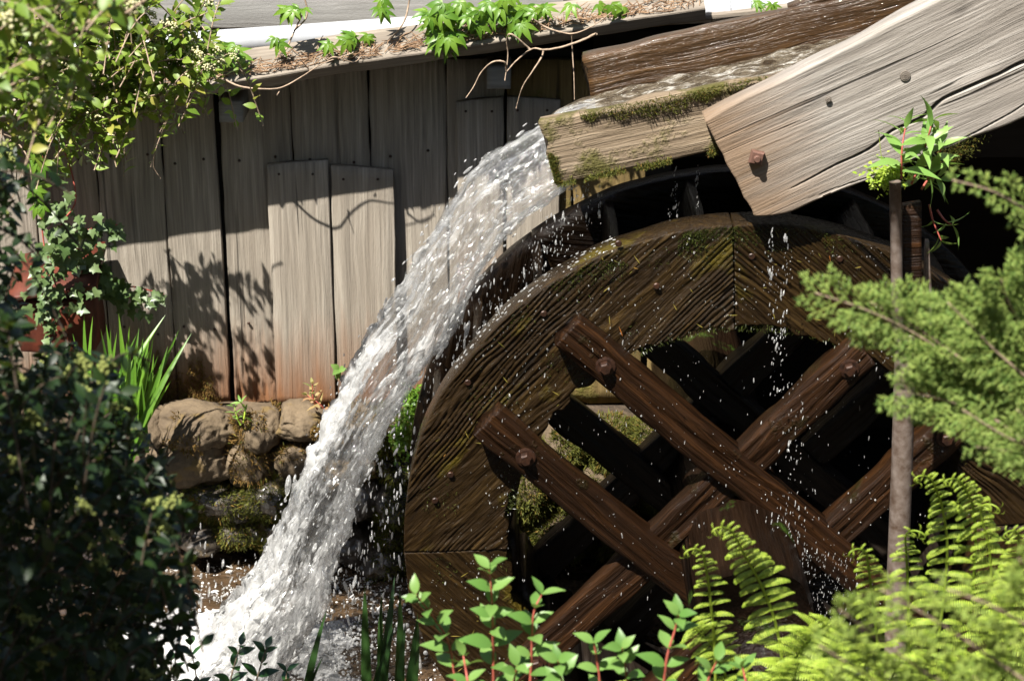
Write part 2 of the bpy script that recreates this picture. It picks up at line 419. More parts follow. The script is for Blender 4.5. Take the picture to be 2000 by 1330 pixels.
g = link('ground', mesh('ground', q, grid_faces(len(gx), len(gy)), M['soil'])); tag(g, kind='structure')

# stream water
def water_mat():
    m, n, l, p = new_mat('stream_water')
    tc = n.new('ShaderNodeTexCoord'); v = tc.outputs['Object']
    a = noise_(n, l, v, 2.5, 3, .5)
    l.new(ramp(n, l, a, [(.3, (.030, .018, .009)), (.6, (.060, .038, .021)), (.8, (.090, .060, .036))]), p.inputs['Base Color'])
    p.inputs['Roughness'].default_value = .03; p.inputs['IOR'].default_value = 1.33; p.inputs['Coat Weight'].default_value = 1.; p.inputs['Coat Roughness'].default_value = .03
    b = noise_(n, l, mapped(n, l, v, (.7, 1.6, 1)), 22., 3, .5); b2 = noise_(n, l, v, 90., 3, .6)
    x = bump(n, l, None, b, 1., .022); bump(n, l, p, b2, .6, .003, x)
    return m
M['stream'] = water_mat()
nx, ny = 220, 130
X, Y = np.meshgrid(np.linspace(-3.4, 1.6, nx), np.linspace(-.75, 1.42, ny), indexing='ij')
q = np.stack([X.ravel(), Y.ravel(), np.full(X.size, POOL_Z)], 1)
imp = at_z(560, 1240, POOL_Z)
dd = np.hypot(q[:, 0]-imp.x, q[:, 1]-imp.y)
q[:, 2] += (.010 + .02*np.exp(-dd/.4))*fbm(q*np.array([9, 12, 0]), 4, 21)
tag(link('stream_water', mesh('stream_water', q, grid_faces(nx, ny), M['stream'])), kind='structure')

# ------------------------------------------------------------------ plank wall of the mill
base = at(700, 790, WALL_Y)
wall = empty('plank_wall', (at(300, 790, WALL_Y).x, WALL_Y, -.18), 'weathered grey vertical plank wall of the mill, damp red at its foot', 'wall')
seams = [-330, -200, -60, 70, 195, 325, 437, 577, 727, 877, 990, 1118, 1262]
for i in range(len(seams)-1):
    x0 = at(seams[i], 400, WALL_Y).x; x1 = at(seams[i+1], 400, WALL_Y).x
    gap = .014 if seams[i+1] in (437,) else .005
    z0 = -.175 + random.uniform(-.012, .012); z1 = 1.12
    y = WALL_Y + random.uniform(-.012, .006)
    rot = seams[i] == 437
    v, f = beam(z1-z0, (x1-x0)-gap, .03, .005, 170 if rot else 30, .0028, 40+i, nw=40 if rot else 4)
    # ragged rotten foot
    v = np.array(v); foot = np.clip(1-v[:, 0]/.05, 0, 1)
    v[:, 0] += foot*.018*vnoise(np.c_[v[:, 2]*30, v[:, 2]*0, v[:, 2]*0+i], 5)
    if rot:                                    # rotten, split foot
        msk = np.clip(1.15-v[:, 0]/.36 + .3*vnoise(np.c_[v[:, 2]*25, v[:, 2]*0, v[:, 2]*0], 3), 0, 1)*(v[:, 1] < .012)
        fb = fbm(np.c_[v[:, 0]*7, v[:, 2]*95, v[:, 2]*0+4], 3, 77, .65)
        v[:, 1] += msk*(.006+.014*np.clip(fb, -.8, 1.2))
    link('plank', mesh('plank', v, f, M['plank' if seams[i] < 980 else 'plank_mossy']), place_board((x1-gap, y, z0), math.pi/2), wall)
nv, nf = ico(1); NAIL = mesh('nail', nv*np.array([.0055, .003, .0055]), nf, M['bolt'])
for o in [c for c in wall.children if c.name.startswith('plank')]:
    m = W[o]; wd_ = max(v.co.z for v in o.data.vertices)
    for xx in (.30, .95):
        for zz in (.22, .74):
            link('nail', NAIL, Matrix.Translation(m @ Vector((xx+random.uniform(-.02, .02), -.004, wd_*zz+random.uniform(-.01, .01)))), o)
# short planks under the opening, behind the wheel
for i, (a, b) in enumerate([(1265, 1330), (1332, 1405)]):
    x0 = at(a, 700, WALL_Y).x; x1 = at(b, 700, WALL_Y).x
    v, f = beam(.55, x1-x0-.004, .03, .005, 14, .003, 90+i)
    link('plank', mesh('plank', v, f, M['plank_mossy']), place_board((x1-.004, WALL_Y, -.18), math.pi/2), wall)
# boards nailed over the joints
for i, (a, b, ya, yb) in enumerate([(526, 645, 319, 792), (650, 771, 329, 795), (892, 984, 196, 640), (990, 1094, 194, 640)]):
    ym = (ya+yb)/2
    YY = WALL_Y-.045
    x0 = at(a, ym-100, YY).x; x1 = at(b, ym-100, YY).x; z1 = at(a, ya, YY).z; z0 = at(a, yb, YY).z
    v, f = beam(z1-z0, x1-x0, .026, .004, 24, .002, 70+i, sl1=.015*(1 if i % 2 else -1))
    bd = link('cover_board', mesh('cover_board', v, f, M['plank']), place_board((x1, YY, z0), math.pi/2), wall)
    for zz in (.04,):
        for s in (.2, .75):
            sv, sf = ico(1)
            link('nail', mesh('nail', sv*np.array([.005, .003, .005]), sf, M['bolt']), Matrix.Translation((x0+(x1-x0)*s, YY-.002, z1-zz)), bd)
# dark boarding behind the joints
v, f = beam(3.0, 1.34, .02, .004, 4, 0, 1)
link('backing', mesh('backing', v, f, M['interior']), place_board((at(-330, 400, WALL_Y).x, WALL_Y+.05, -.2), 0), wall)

# mill interior: dark wheel room behind the opening
xl = at(1262, 500, WALL_Y).x; xr = 3.4
room = tag(link('mill_interior', None, Matrix.Translation((1, 2.5, -1.6))), kind='structure'); room.empty_display_size = .1
def slab(name, lo, hi, m, p, kind=None):
    lo, hi = Vector(lo), Vector(hi); s = hi-lo
    v, f = beam(s.x, s.z, s.y, .003, 3, 0, 3)
    o = link(name, mesh(name, v, f, m), Matrix.Translation(lo), p)
    if kind: o['kind'] = kind
    return o
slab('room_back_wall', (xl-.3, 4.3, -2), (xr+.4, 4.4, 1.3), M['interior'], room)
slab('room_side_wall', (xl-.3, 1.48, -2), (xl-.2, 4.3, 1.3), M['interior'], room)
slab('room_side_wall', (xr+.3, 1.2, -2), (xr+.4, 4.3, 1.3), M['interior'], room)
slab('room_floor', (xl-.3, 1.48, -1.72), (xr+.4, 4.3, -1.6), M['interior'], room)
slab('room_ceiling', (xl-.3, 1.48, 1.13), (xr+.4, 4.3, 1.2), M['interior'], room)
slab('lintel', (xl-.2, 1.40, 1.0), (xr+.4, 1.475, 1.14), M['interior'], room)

# ------------------------------------------------------------------ lean-to roof edge above the wall
EY = WALL_Y-.27
SY_ = WALL_Y+.30
roof = empty('roof_edge', at(500, 170, EY), 'sloping grey roof board over the plank wall, strewn with twigs', 'roof')
pa, pb = at(-60, 258, EY), at(1380, 40, EY); pa.y = pb.y = EY
L = (pb-pa).length; ang = math.atan2(pb.z-pa.z, pb.x-pa.x)
ROOFM = place_board(pa, ang, R(33))      # local Y (thickness axis) becomes the roof slope
v, f = beam(L, .052, .14, .006, 60, .003, 12)
link('roof_board', mesh('roof_board', v, f, M['roofwood'], False), ROOFM, roof)
rb = ROOFM @ Vector((0, .135, -.012))
v, f = beam(L+1.4, .02, SY_-rb.y, .004, 20, .002, 13)
link('roof_deck', mesh('roof_deck', v, f, M['roofwood']), place_board(rb, ang*.75), roof)
# rotten strip and a bracket under the board
pr = at(800, 118, EY+.03); v, f = beam(.62, .02, .05, .004, 40, .008, 77)
link('rotten_batten', mesh('rotten_batten', v, f, M['litter']), place_board(pr, ang), roof)
for px, py in ((455, 215), (975, 150)):
    p = at(px, py, WALL_Y-.12); v, f = beam(.08, .075, .16, .006, 4, .002, 5)
    link('bracket', mesh('bracket', v, f, M['plank_dark']), Matrix.Translation(p-Vector((.04, .05, .03))), roof)
# twig and needle litter lying on the roof board
lt = []
for k in range(620):
    s = random.uniform(.28, 1.0)*L; t = abs(random.gauss(0, .03))+.008
    if t > .075: continue
    lt.append((s, t, random.uniform(0, math.pi), random.uniform(.01, .07)))
lt = np.array(lt); a = lt[:, 2]
dl = np.c_[np.cos(a), np.sin(a)*.6, np.zeros(len(a))]
pos = np.c_[lt[:, 0], lt[:, 1], np.full(len(a), .056)+RNG.uniform(0, .012, len(a))]
tv, tf = tube([(0, 0, 0), (.5, .06, .02), (1, 0, 0)], [.03, .035, .02], 4)
tf4 = np.array([q for q in tf if len(q) == 4])
Ml = frames(dl, np.tile([0, 0, 1.], (len(a), 1)), pos, lt[:, 3], .05, .05)
v, f = stamp(tv, tf4, Ml)
tag(link('twig_litter', mesh('twig_litter', v, f, M['litter']), ROOFM, roof), kind='stuff')

# ------------------------------------------------------------------ white pipe on the roof
PY = EY+.20
pp = [at(-80, 114, PY), at(200, 98, PY), at(560, 74, PY), at(830, 55, PY), at(1100, 38, PY), at(1400, 20, PY), at(1900, -8, PY)]
pipe = empty('drain_pipe', pp[1], 'white plastic pipe lying along the roof above the plank wall', 'pipe')
v, f = tube(smoothpath(pp, 6), .042, 24); link('pipe_run', mesh('pipe_run', v, f, M['pipe']), None, pipe)
d = (pp[5]-pp[4]).normalized(); c0 = at(1395, 22, PY)
v, f = tube([c0-d*.01, c0, c0+d*.035, c0+d*.04, c0+d*.05, c0+d*.055, c0+d*.12, c0+d*.125], [.043, .051, .051, .056, .056, .051, .051, .043], 28)
link('pipe_socket', mesh('pipe_socket', v, f, M['pipe'], False), None, pipe)

# ------------------------------------------------------------------ upper siding wall
SY = WALL_Y+.30
siding = empty('siding_wall', at(400, 60, SY), 'grey horizontal board siding above the white pipe', 'wall')
zb = at(500, 52, SY).z
for r_ in range(5):
    xx = -3.6
    for k, ln in enumerate((1.35, 1.9, 2.3, 2.4)):
        v, f = beam(ln-.006, .215, .028, .005, 18, .002, 200+r_*7+k)
        link('siding_board', mesh('siding_board', v, f, M['plank_dark']), place_board((xx-.35*(r_ % 2), SY-.012*(r_ % 2), zb+r_*.222), -.012), siding)
        xx += ln
slab('siding_base', (-3.6, SY+.03, zb-.5), (4.4, SY+.06, zb+1.2), M['interior'], siding)

# ------------------------------------------------------------------ stone foundation
found = empty('stone_foundation', at(480, 1050, 1.2), 'rough mossy field stones under the plank wall, wet at the waterline', 'stone wall')
IV, IF = ico(4)
def stone(px, py, w, h, Y=1.24, wet=False, dep=.12, seed=0, rot=0.):
    c = at(px, py, Y); s = (c-CAM).length/FPX
    q = IV.copy()
    pr = np.random.default_rng(seed+50)
    for _ in range(8):                       # split faces
        pn = pr.normal(0, 1, 3); pn /= np.linalg.norm(pn); k = pr.uniform(.70, .95); dd = q @ pn
        q = q - np.clip(dd-k, 0, None)[:, None]*pn[None]*.9
    q = np.sign(q)*np.abs(q)**.88
    q = q*1.12*(1 + .12*fbm(IV*1.6 + seed*9.1, 3, seed)[:, None] + .035*fbm(IV*6 + seed, 3, seed+3)[:, None])
    q *= np.array([w*s, dep, h*s*1.08])
    o = link('stone', mesh('stone', q, IF, M['stone_wet'] if wet else M['stone']), Matrix.Translation(c) @ Matrix.Rotation(rot, 4, 'Y'), found)
    return o, q, c
mossP = []; mossN = []
def moss_on(q, c, side, n, mp=mossP, mn=mossN, zmin=-1, thr=-.2, seed=0):
    """points over a stone where the noise is high"""
    nr = q/np.linalg.norm(q, axis=1, keepdims=True)
    k = RNG.integers(0, len(q), n)
    p = q[k]*(1+RNG.uniform(-.02, .02, (n, 1))) + RNG.normal(0, .006, (n, 3)); nn = nr[k]
    keep = (vnoise(p*14+seed*3, seed+2) > thr) & (nn[:, 1] < .5) & (nn[:, 2] > zmin)
    if side: keep &= (nn[:, 0]*side > -.1)
    mp.append(p[keep]+np.array(c)); mn.append(nn[keep])
S = [(385, 830, 76, 34, 0), (503, 833, 46, 36, 0), (588, 822, 50, 28, 0), (680, 830, 52, 34, 0), (300, 838, 30, 30, 0), (765, 835, 40, 34, 0),
     (372, 892, 82, 45, 0), (486, 893, 44, 52, 0), (583, 893, 58, 44, 0), (690, 900, 60, 42, 0), (280, 905, 40, 40, 0), (780, 905, 40, 40, 1),
     (425, 972, 72, 40, 1), (530, 962, 50, 36, 1), (335, 975, 44, 40, 1), (620, 975, 52, 40, 1), (700, 970, 44, 38, 1), (775, 975, 44, 36, 1),
     (465, 1020, 46, 26, 1), (540, 1028, 40, 38, 1), (400, 1040, 48, 24, 1), (620, 1050, 45, 30, 1), (768, 1022, 36, 24, 1), (748, 1078, 52, 32, 1), (690, 1050, 40, 34, 1), (850, 960, 50, 45, 1), (850, 1050, 55, 40, 1), (860, 870, 50, 40, 0), (940, 870, 45, 40, 0), (935, 960, 45, 45, 1),
     (1100, 868, 42, 36, 0), (1020, 870, 42, 40, 0), (1190, 872, 52, 44, 0), (1275, 870, 48, 44, 0), (1355, 875, 42, 40, 0), (1140, 948, 50, 42, 0), (1230, 950, 48, 42, 0), (1310, 948, 48, 44, 0), (1040, 950, 45, 42, 0), (1385, 950, 40, 42, 0), (1100, 1030, 60, 44, 0), (1210, 1032, 55, 44, 0), (1320, 1030, 55, 40, 1)]
mossy = {(503, 833): .0, (486, 893): -.25, (583, 893): -.15, (425, 972): .1, (530, 962): -.2, (465, 1020): -.6, (540, 1028): .1, (765, 835): -.3, (780, 905): -.5, (775, 975): -.3, (768, 1022): -.1, (1190, 872): -.6, (1230, 950): -.5, (1275, 870): -.4, (1310, 948): -.6, (1140, 948): -.3, (690, 900): -.2, (680, 830): -.2, (588, 822): .25, (385, 830): .25, (748, 1078): 0, (1355, 875): -.4, (1040, 950): -.4, (1100, 1030): -.5, (1100, 868): .1, (1210, 1032): -.5, (850, 960): -.4, (935, 960): -.3}
mossP2 = []; mossN2 = []
for i, (a, b, w, h, wt) in enumerate(S):
    o, q, c = stone(a, b, w, h, 1.24 + random.uniform(-.03, .03) - (.05 if b > 940 else 0), bool(wt), random.uniform(.10, .14), i, random.uniform(-.08, .08))
    if (a, b) in mossy:
        br = b < 940 and a < 700
        moss_on(q, c, 0, 14000 if 1010 < a < 1400 else 6000, mossP2 if br else mossP, mossN2 if br else mossN, -1, mossy[(a, b)]+(.12 if br else -.2), i)
# fill behind the stones
slab('mortar_core', (at(180, 900, 1.3).x, 1.3, -1.2), (at(1405, 900, 1.3).x, 1.42, -.19), M['soil'], found)
BV = np.array([(0, -.16, 0), (0, .16, 0), (.55, .14, .10), (.55, -.14, .10), (1, 0, .35)])
BF = np.array([(0, 1, 2), (0, 2, 3), (3, 2, 4)])
def tufts(pos, nrm, lo, hi, spread=.8, wid=.5):
    pos = np.asarray(pos); nrm = np.asarray(nrm); n = len(pos)
    d = nrm + RNG.normal(0, spread*.5, (n, 3)); up = RNG.normal(0, 1, (n, 3))
    s = RNG.uniform(lo, hi, n)
    return stamp(BV, BF, frames(d, up, pos, s, s*wid))
v, f = tufts(np.concatenate(mossP), np.concatenate(mossN), .008, .028)
tag(link('moss', mesh('moss', v, f, M['moss'], False), None, found), kind='stuff')
v, f = tufts(np.concatenate(mossP2), np.concatenate(mossN2), .008, .026)
tag(link('moss', mesh('moss', v, f, M['moss_brown'], False), None, found), kind='stuff')
# moss creeping up the feet of the left planks
mp = []
for k in range(9000):
    px, py = random.uniform(255, 470), random.uniform(675, 790)
    edge = 690 + 60*max(0, (px-300)/60)**1.3 if px < 355 else 705 + 70*abs((px-385)/40)**1.5
    if py > edge + 12*math.sin(px*.3) + random.gauss(0, 7): mp.append(tuple(at(px, py, WALL_Y-.012)))
mp = np.array(mp); v, f = tufts(mp, np.tile([0, -1., -.3], (len(mp), 1)), .006, .018, .9)
tag(link('moss', mesh('moss', v, f, M['moss_brown'], False), None, wall), kind='stuff')

# ================================================================== FLUME
flume = empty('wooden_flume', at(1400, 300, .2), 'sloping wooden water flume ending above the wheel', 'flume')
def quadboard(name, bl, br, tr, tl, Y0, Y1, T, mat, seed, amp=.004, nx=40, bev=.008, round_bl=0., parent=None, nw=6, relief=None):
    """board whose face corners are surveyed at depth Y0 (left end) and Y1 (right end)"""
    c = [at(*bl, Y0), at(*br, Y1), at(*tr, Y1), at(*tl, Y0)]
    d = (c[1]-c[0]) + (c[2]-c[3]); ang = math.atan2(d.z, math.hypot(d.x, d.y)); yaw = math.atan2(d.y, d.x)
    Mx = place_board(c[0], ang, 0, yaw); inv = Mx.inverted(); lc = [inv @ p for p in c]
    L0 = ((lc[1]-lc[0]).length + (lc[2]-lc[3]).length)/2; W0 = ((lc[3]-lc[0]).length + (lc[2]-lc[1]).length)/2
    def warp(q):
        x = q[:, 0]/L0; z = q[:, 2]/W0; o = q.copy()
        for ax in (0, 2):
            o[:, ax] = (1-x)*(1-z)*lc[0][ax] + x*(1-z)*lc[1][ax] + x*z*lc[2][ax] + (1-x)*z*lc[3][ax]
        if round_bl: o[:, 2] += round_bl*np.clip(1-x/.10, 0, 1)**2*np.clip(1-z/.35, 0, 1)**2
        return o
    v, f = beam(L0, W0, T, bev, nx, amp, seed, nw=nw, warp=warp)
    if relief: v = relief(np.array(v), inv, T)
    return link(name, mesh(name, v, f, mat), Mx, parent or flume), Mx, lc
FR, FRM, FRC = quadboard('front_board', (1086, 360), (1560, 262), (1560, 140), (1056, 236), .03, .03, .055, M['flume_mossy'], 301, .006)
def big_relief(q, inv, T):
    # the long drying cracks are cut into the face
    front = q[:, 1] < T*.3
    for pts, w0, dep in (([(1540, 372), (1640, 320), (1700, 290), (1745, 255), (1800, 230), (1840, 195), (1900, 165), (2010, 120)], .0042, .035),
                         ([(1560, 395), (1700, 345), (1850, 285), (2010, 200)], .0018, .010)):
        L = np.array([tuple(inv @ p) for p in smoothpath([at(a, b, -.07) for a, b in pts], 8)])
        zc = np.interp(q[:, 0], L[:, 0], L[:, 2]); t = (q[:, 0]-L[0, 0])/(L[-1, 0]-L[0, 0])
        on = np.clip(np.minimum(t*4, 1), 0, 1)*(t > 0)*(t < 1 if pts[-1][0] < 1950 else t < 9)
        zc = zc + .003*vnoise(np.c_[q[:, 0]*12, q[:, 0]*0, q[:, 0]*0], 31)
        w = w0*(.4+.6*np.clip(t*1.5, 0, 1))
        q[:, 1] += np.where(front, dep*on*np.exp(-((q[:, 2]-zc)/w)**4), 0)
    return q
BIG, BIGM, BIGC = quadboard('side_board', (1482, 440), (2240, 135), (2240, -208), (1376, 233), -.07, -.07, .085, M['flume'], 302, .003, 240, .008, .03, nw=170, relief=big_relief)
BK, BKM, BKC = quadboard('back_board', (1156, 230), (2050, 20), (2050, -90), (1139, 110), .45, .45, .06, M['flume_wet'], 303, .007, 50)
quadboard('upper_back_board', (1560, 60), (2150, -90), (2150, -190), (1540, 10), .53, .53, .05, M['flume_wet'], 304, .006, 30)
# floor of the trough
pA = at(1098, 352, .085); pB = at(1560, 258, .085); angF = math.atan2(pB.z-pA.z, pB.x-pA.x)
v, f = beam(1.5, .04, .365, .005, 20, .003, 305)
link('floor_board', mesh('floor_board', v, f, M['flume_wet']), place_board(pA, angF), flume)
# cross ties and square nut with washer
nutc = at(1477, 306, -.07-.004)
rot = Matrix.Rotation(R(12), 4, 'Y')
def frustum(n, r0, r1, h, rotang=0):
    v = []
    for (r, y) in ((r0, 0), (r0, -h*.75), (r1, -h)):
        v += [(r*math.cos(2*math.pi*k/n+rotang), y, r*math.sin(2*math.pi*k/n+rotang)) for k in range(n)]
    f = [list(q) for q in grid_faces(3, n, True)] + [list(range(2*n, 3*n))]
    return v, f
v, f = frustum(4, .026, .021, .02, R(45)); nut = link('nut', mesh('nut', v, f, M['nut'], False), Matrix.Translation(nutc) @ rot, flume)
v, f = frustum(12, .010, .008, .012); link('bolt_end', mesh('bolt_end', v, f, M['nut'], False), Matrix.Translation(nutc-Vector((0, .019, 0))), nut)
KM = wood('knot_wood', [(.09, .075, .06), (.17, .145, .12), (.27, .235, .195)], 60, .002, knots=False)
for (px, py, r) in ((1768, 149, .015), (1618, 195, .009)):
    c = at(px, py, -.073); q, kf = ico(3); q = q*np.array([r, .004, r]); rad = np.hypot(q[:, 0], q[:, 2]); q[:, 1] -= .0012*np.cos(rad*1400)
    link('knot', mesh('knot', q, kf, KM), Matrix.Translation(c), flume)
# moss cushions on the flume
mp = []; mn = []
for k in range(5200):
    px = random.uniform(1130, 1500); t = abs(random.gauss(0, 24)); py = 219-(px-1130)*.2+t+4
    if t < 10+26*math.exp(-((px-1290)/90)**2)+6*math.sin(px*.11): mp.append(tuple(at(px, py, .026))); mn.append((0, -1, .4))
for k in range(2600):
    px = random.uniform(1078, 1400); py = 361-(px-1085)*.207 - abs(random.gauss(0, 6))+4
    if vnoise(np.array([[px*.03, 2, 0]]))[0] > -.25: mp.append(tuple(at(px, py, .026))); mn.append((0, -1, -.5))
for k in range(900):
    py = random.uniform(300, 358); px = 1056+30*(py-236)/124+abs(random.gauss(0, 6)); mp.append(tuple(at(px, py, .026))); mn.append((-.5, -1, 0))
for k in range(900):
    px = random.gauss(1862, 26); py = 300-(px-1862)*.4+random.gauss(0, 12); mp.append(tuple(at(px, py, -.075))); mn.append((0, -1, .3))
v, f = tufts(np.array(mp), np.array(mn), .005, .014, .9)
tag(link('moss', mesh('moss', v, f, M['moss'], False), None, flume), kind='stuff')

# ================================================================== WATER WHEEL
wheel = empty('water_wheel', HUB - Vector((0, 0, R_OUT)), 'big dark wet wooden overshot water wheel with clasped crossing spokes', 'water wheel')
def grain_h(u, v, seed, knots):
    vv = v + .022*vnoise(np.c_[u*2.2, v*3, u*0+seed], seed) + .006*vnoise(np.c_[u*9, v*9, u*0+seed], seed+3)
    kd = 0
    for (ku, kv, kr, ka) in knots:
        r2 = ((u-ku)/(kr*2.4))**2 + ((v-kv)/kr)**2
        vv = vv + ka*np.exp(-r2)*np.tanh((v-kv)/kr*3)
        kd = kd + np.exp(-(((u-ku)/kr)**2+((v-kv)/kr)**2)*5)
    w = 1/.0165*(1+.25*vnoise(np.c_[u*.6, v*7, u*0], seed+8))
    ph = vv/.0140 + 2.6*vnoise(np.c_[u*1.1, v*7, u*0+3], seed+11) + .5*vnoise(np.c_[u*5, v*30, u*0+3], seed+12)
    fr = ph-np.floor(ph)
    ridge = np.where(fr < .68, np.sin(fr/.68*np.pi*.5)**.8, np.cos((fr-.68)/.32*np.pi*.5))
    amp = .50+.75*vnoise(np.c_[u*3, v*8, u*0+9], seed+14)
    rough = fbm(np.c_[u*14, v*50, u*0], 3, seed+20) + 1.2*np.clip(fbm(np.c_[u*9, v*16, u*0+5], 3, seed+24)-.35, 0, 1)
    return .0085*np.clip(amp, .15, 1.2)*ridge + .0028*rough + .003*kd
def felloe(a0, a1, chord, y0, T, dense, mat, seed, knots, name='felloe', ri=R_IN, ro=R_OUT):
    nth, nr = (430, 96) if dense else (60, 10)
    th = np.linspace(a0+R(.15), a1-R(.15), nth)
    s = np.linspace(0, 1, nr)
    nb = 4
    prof_r = np.r_[s, np.array([1.0]), np.linspace(1, 0, nb), np.array([0.0])]
    prof_y = np.r_[np.zeros(nr), T*.5, np.full(nb, T), T*.5]
    m = len(prof_r)
    TH = np.repeat(th[:, None], m, 1)
    RR = ri + (ro-ri)*prof_r[None] + TH*0
    wob = .006*vnoise(np.c_[TH[:, 0]*9, TH[:, 0]*0, TH[:, 0]*0+seed], seed)[:, None]
    inn = (.012*fbm(np.c_[TH[:, 0]*14, TH[:, 0]*0, TH[:, 0]*0+seed], 3, seed+1))[:, None]
    RR = RR + wob*prof_r[None]*.6 + inn*(1-prof_r[None])
    x = RR*np.cos(TH); z = RR*np.sin(TH)
    cu, su = math.cos(chord), math.sin(chord)
    u = x*cu + z*su; v = -x*su + z*cu
    y = y0 + prof_y[None] + TH*0
    hh = grain_h(u.ravel(), v.ravel(), seed, knots).reshape(u.shape) if dense else .003*vnoise(np.c_[u.ravel()*20, v.ravel()*40, u.ravel()*0], seed).reshape(u.shape)
    front = np.zeros(m); front[:nr] = 1; front[[0, nr-1]] = .2
    y = y - hh*front[None]
    q = np.stack([u, y, v], -1).reshape(-1, 3)
    F = [list(a) for a in grid_faces(nth, m, True)]
    F.append(list(range(m))); F.append([(nth-1)*m+k for k in range(m)][::-1])
    return link(name, mesh(name, q, F, mat), place_board(HUB, chord), wheel)
K1 = [(.10, .80*R_OUT, .03, .02), (-.33, .72*R_OUT, .05, .03), (.42, .74*R_OUT, .03, .02), (-.50, .86*R_OUT, .022, .012)]
J = R(93.0)
felloe(J, R(182), R(47), 0, RING_T, True, M['rim'], 501, K1)
felloe(R(4), J, R(-43), 0, RING_T, True, M['rim'], 502, [(.2, .82*R_OUT, .03, .02), (-.3, .75*R_OUT, .03, .02)])
felloe(R(182), R(272), R(-43), 0, RING_T, True, M['rim'], 503, [(-.2, -.85*R_OUT, .04, .03)])
felloe(R(272), R(364), R(47), 0, RING_T, False, M['rim'], 504, [])
for k in range(4):
    a = R(128+90*k); felloe(a, a+R(90), a+R(45)-math.pi/2, BACK_Y, .08, False, M['rimback'], 510+k, [])
# bucket boards and sole boards between the two rims
NB = 24
bv, bf = beam(BACK_Y-RING_T, R_OUT*.335, .03, .004, 6, .003, 7)
bme = mesh('bucket_board', bv, bf, M['rimback'])
sv, sf = beam(BACK_Y-RING_T, 2*math.pi*R_IN/NB*1.02, .025, .003, 4, .002, 8)
sme = mesh('sole_board', sv, sf, M['sole'])
for k in range(NB):
    a = 2*math.pi*k/NB + R(4)
    p = HUB + Vector((math.cos(a), 0, math.sin(a)))*R_IN*1.0 + Vector((0, RING_T, 0))
    lean = a - R(38)
    ex = Vector((0, 1, 0)); ez = Vector((math.cos(lean), 0, math.sin(lean))); ey = ez.cross(ex)
    link('bucket_board', bme, Matrix.Translation(p) @ Matrix((ex, ey, ez)).transposed().to_4x4(), wheel)
    ez2 = Vector((-math.sin(a), 0, math.cos(a))); ey2 = ez2.cross(ex)
    link('sole_board', sme, Matrix.Translation(p) @ Matrix((ex, ey2, ez2)).transposed().to_4x4(), wheel)
# clasp arms: two pairs
OFF = .185; SW = .112
def spoke(angdeg, off, y0, T, l0, l1, seed, mat=M['spoke'], bolts=()):
    a = R(angdeg); d = Vector((math.cos(a), 0, math.sin(a))); nrm = Vector((-math.sin(a), 0, math.cos(a)))
    p0 = HUB + nrm*(off-SW/2) - d*l0; p0.y = y0
    v, f = beam(l0+l1, SW, T, .012, 190, .0035, seed, nw=16, fiber=.0035)
    o = link('spoke', mesh('spoke', v, f, mat), place_board(p0, a), wheel)
    for t in bolts:
        c = HUB + nrm*off + d*t; c.y = y0
        v, f = frustum(16, .030, .024, .006); wsh = link('washer', mesh('washer', v, f, M['bolt'], False), Matrix.Translation(c), o)
        v, f = frustum(6, .019, .015, .024, .3); link('bolt_head', mesh('bolt_head', v, f, M['bolt'], False), Matrix.Translation(c-Vector((0, .005, 0))), o)
    return o
spoke(-41.5, OFF, -.085, .085, .87, .80, 601, bolts=(-.72, .62))
spoke(-41.5, -OFF, -.085, .085, .86, .82, 602, bolts=(-.70,))
spoke(47.5, OFF, -.055, .085, .86, .70, 603, bolts=(.64, -.7))
spoke(47.5, -OFF, -.055, .085, .84, .78, 604, bolts=(.68,))
for k, (an, of, y) in enumerate([(-41.5, OFF, BACK_Y-.03), (-41.5, -OFF, BACK_Y-.03), (47.5, OFF, BACK_Y-.01), (47.5, -OFF, BACK_Y-.01)]):
    spoke(an, of, y, .08, .8, .8, 610+k, M['sole'])
# rim bolts
for px, py in ((1062, 612), (914, 746), (1282, 558), (1468, 500), (1640, 505), (880, 926), (850, 976), (1208, 475)):
    c = at(px, py, -.004); v, f = frustum(8, .010, .008, .008)
    link('rim_bolt', mesh('rim_bolt', v, f, M['bolt'], False), Matrix.Translation(c), wheel)
# axle log and wedges
seg = 30; prof = []
ax0, ax1 = -.48, 1.7
ys = np.linspace(0, ax1-ax0, seg); av = []
for i, s in enumerate(ys):
    for k in range(40):
        a = 2*math.pi*k/40
        r = .172*(1 + .035*math.cos(8*a) + .03*vnoise(np.array([[s*2, math.cos(a)*2, math.sin(a)*2]]), 4)[0] + .02*vnoise(np.array([[s*1.0, math.cos(a)*9, math.sin(a)*9]]), 5)[0])
        if i == 0: r *= .97
        av.append((s, r*math.cos(a), r*math.sin(a)))
af = [list(q) for q in grid_faces(seg, 40, True)] + [list(range(40))[::-1]]
axle = link('axle', mesh('axle', av, af, M['axle']), Matrix.Translation((HUB.x, ax0, HUB.z)) @ Matrix.Rotation(math.pi/2, 4, 'Z'), wheel)
for k, (da, db) in enumerate([(.02, .115), (.10, .10), (-.13, .06), (.14, -.02)]):
    v, f = beam(.16, .07, .05, .008, 4, .004, 640+k)
    link('wedge', mesh('wedge', v, f, M['spoke']), Matrix.Translation((HUB.x+da-.03, -.13, HUB.z+db)) @ Matrix.Rotation(R(40+20*k), 4, 'Y'), axle)
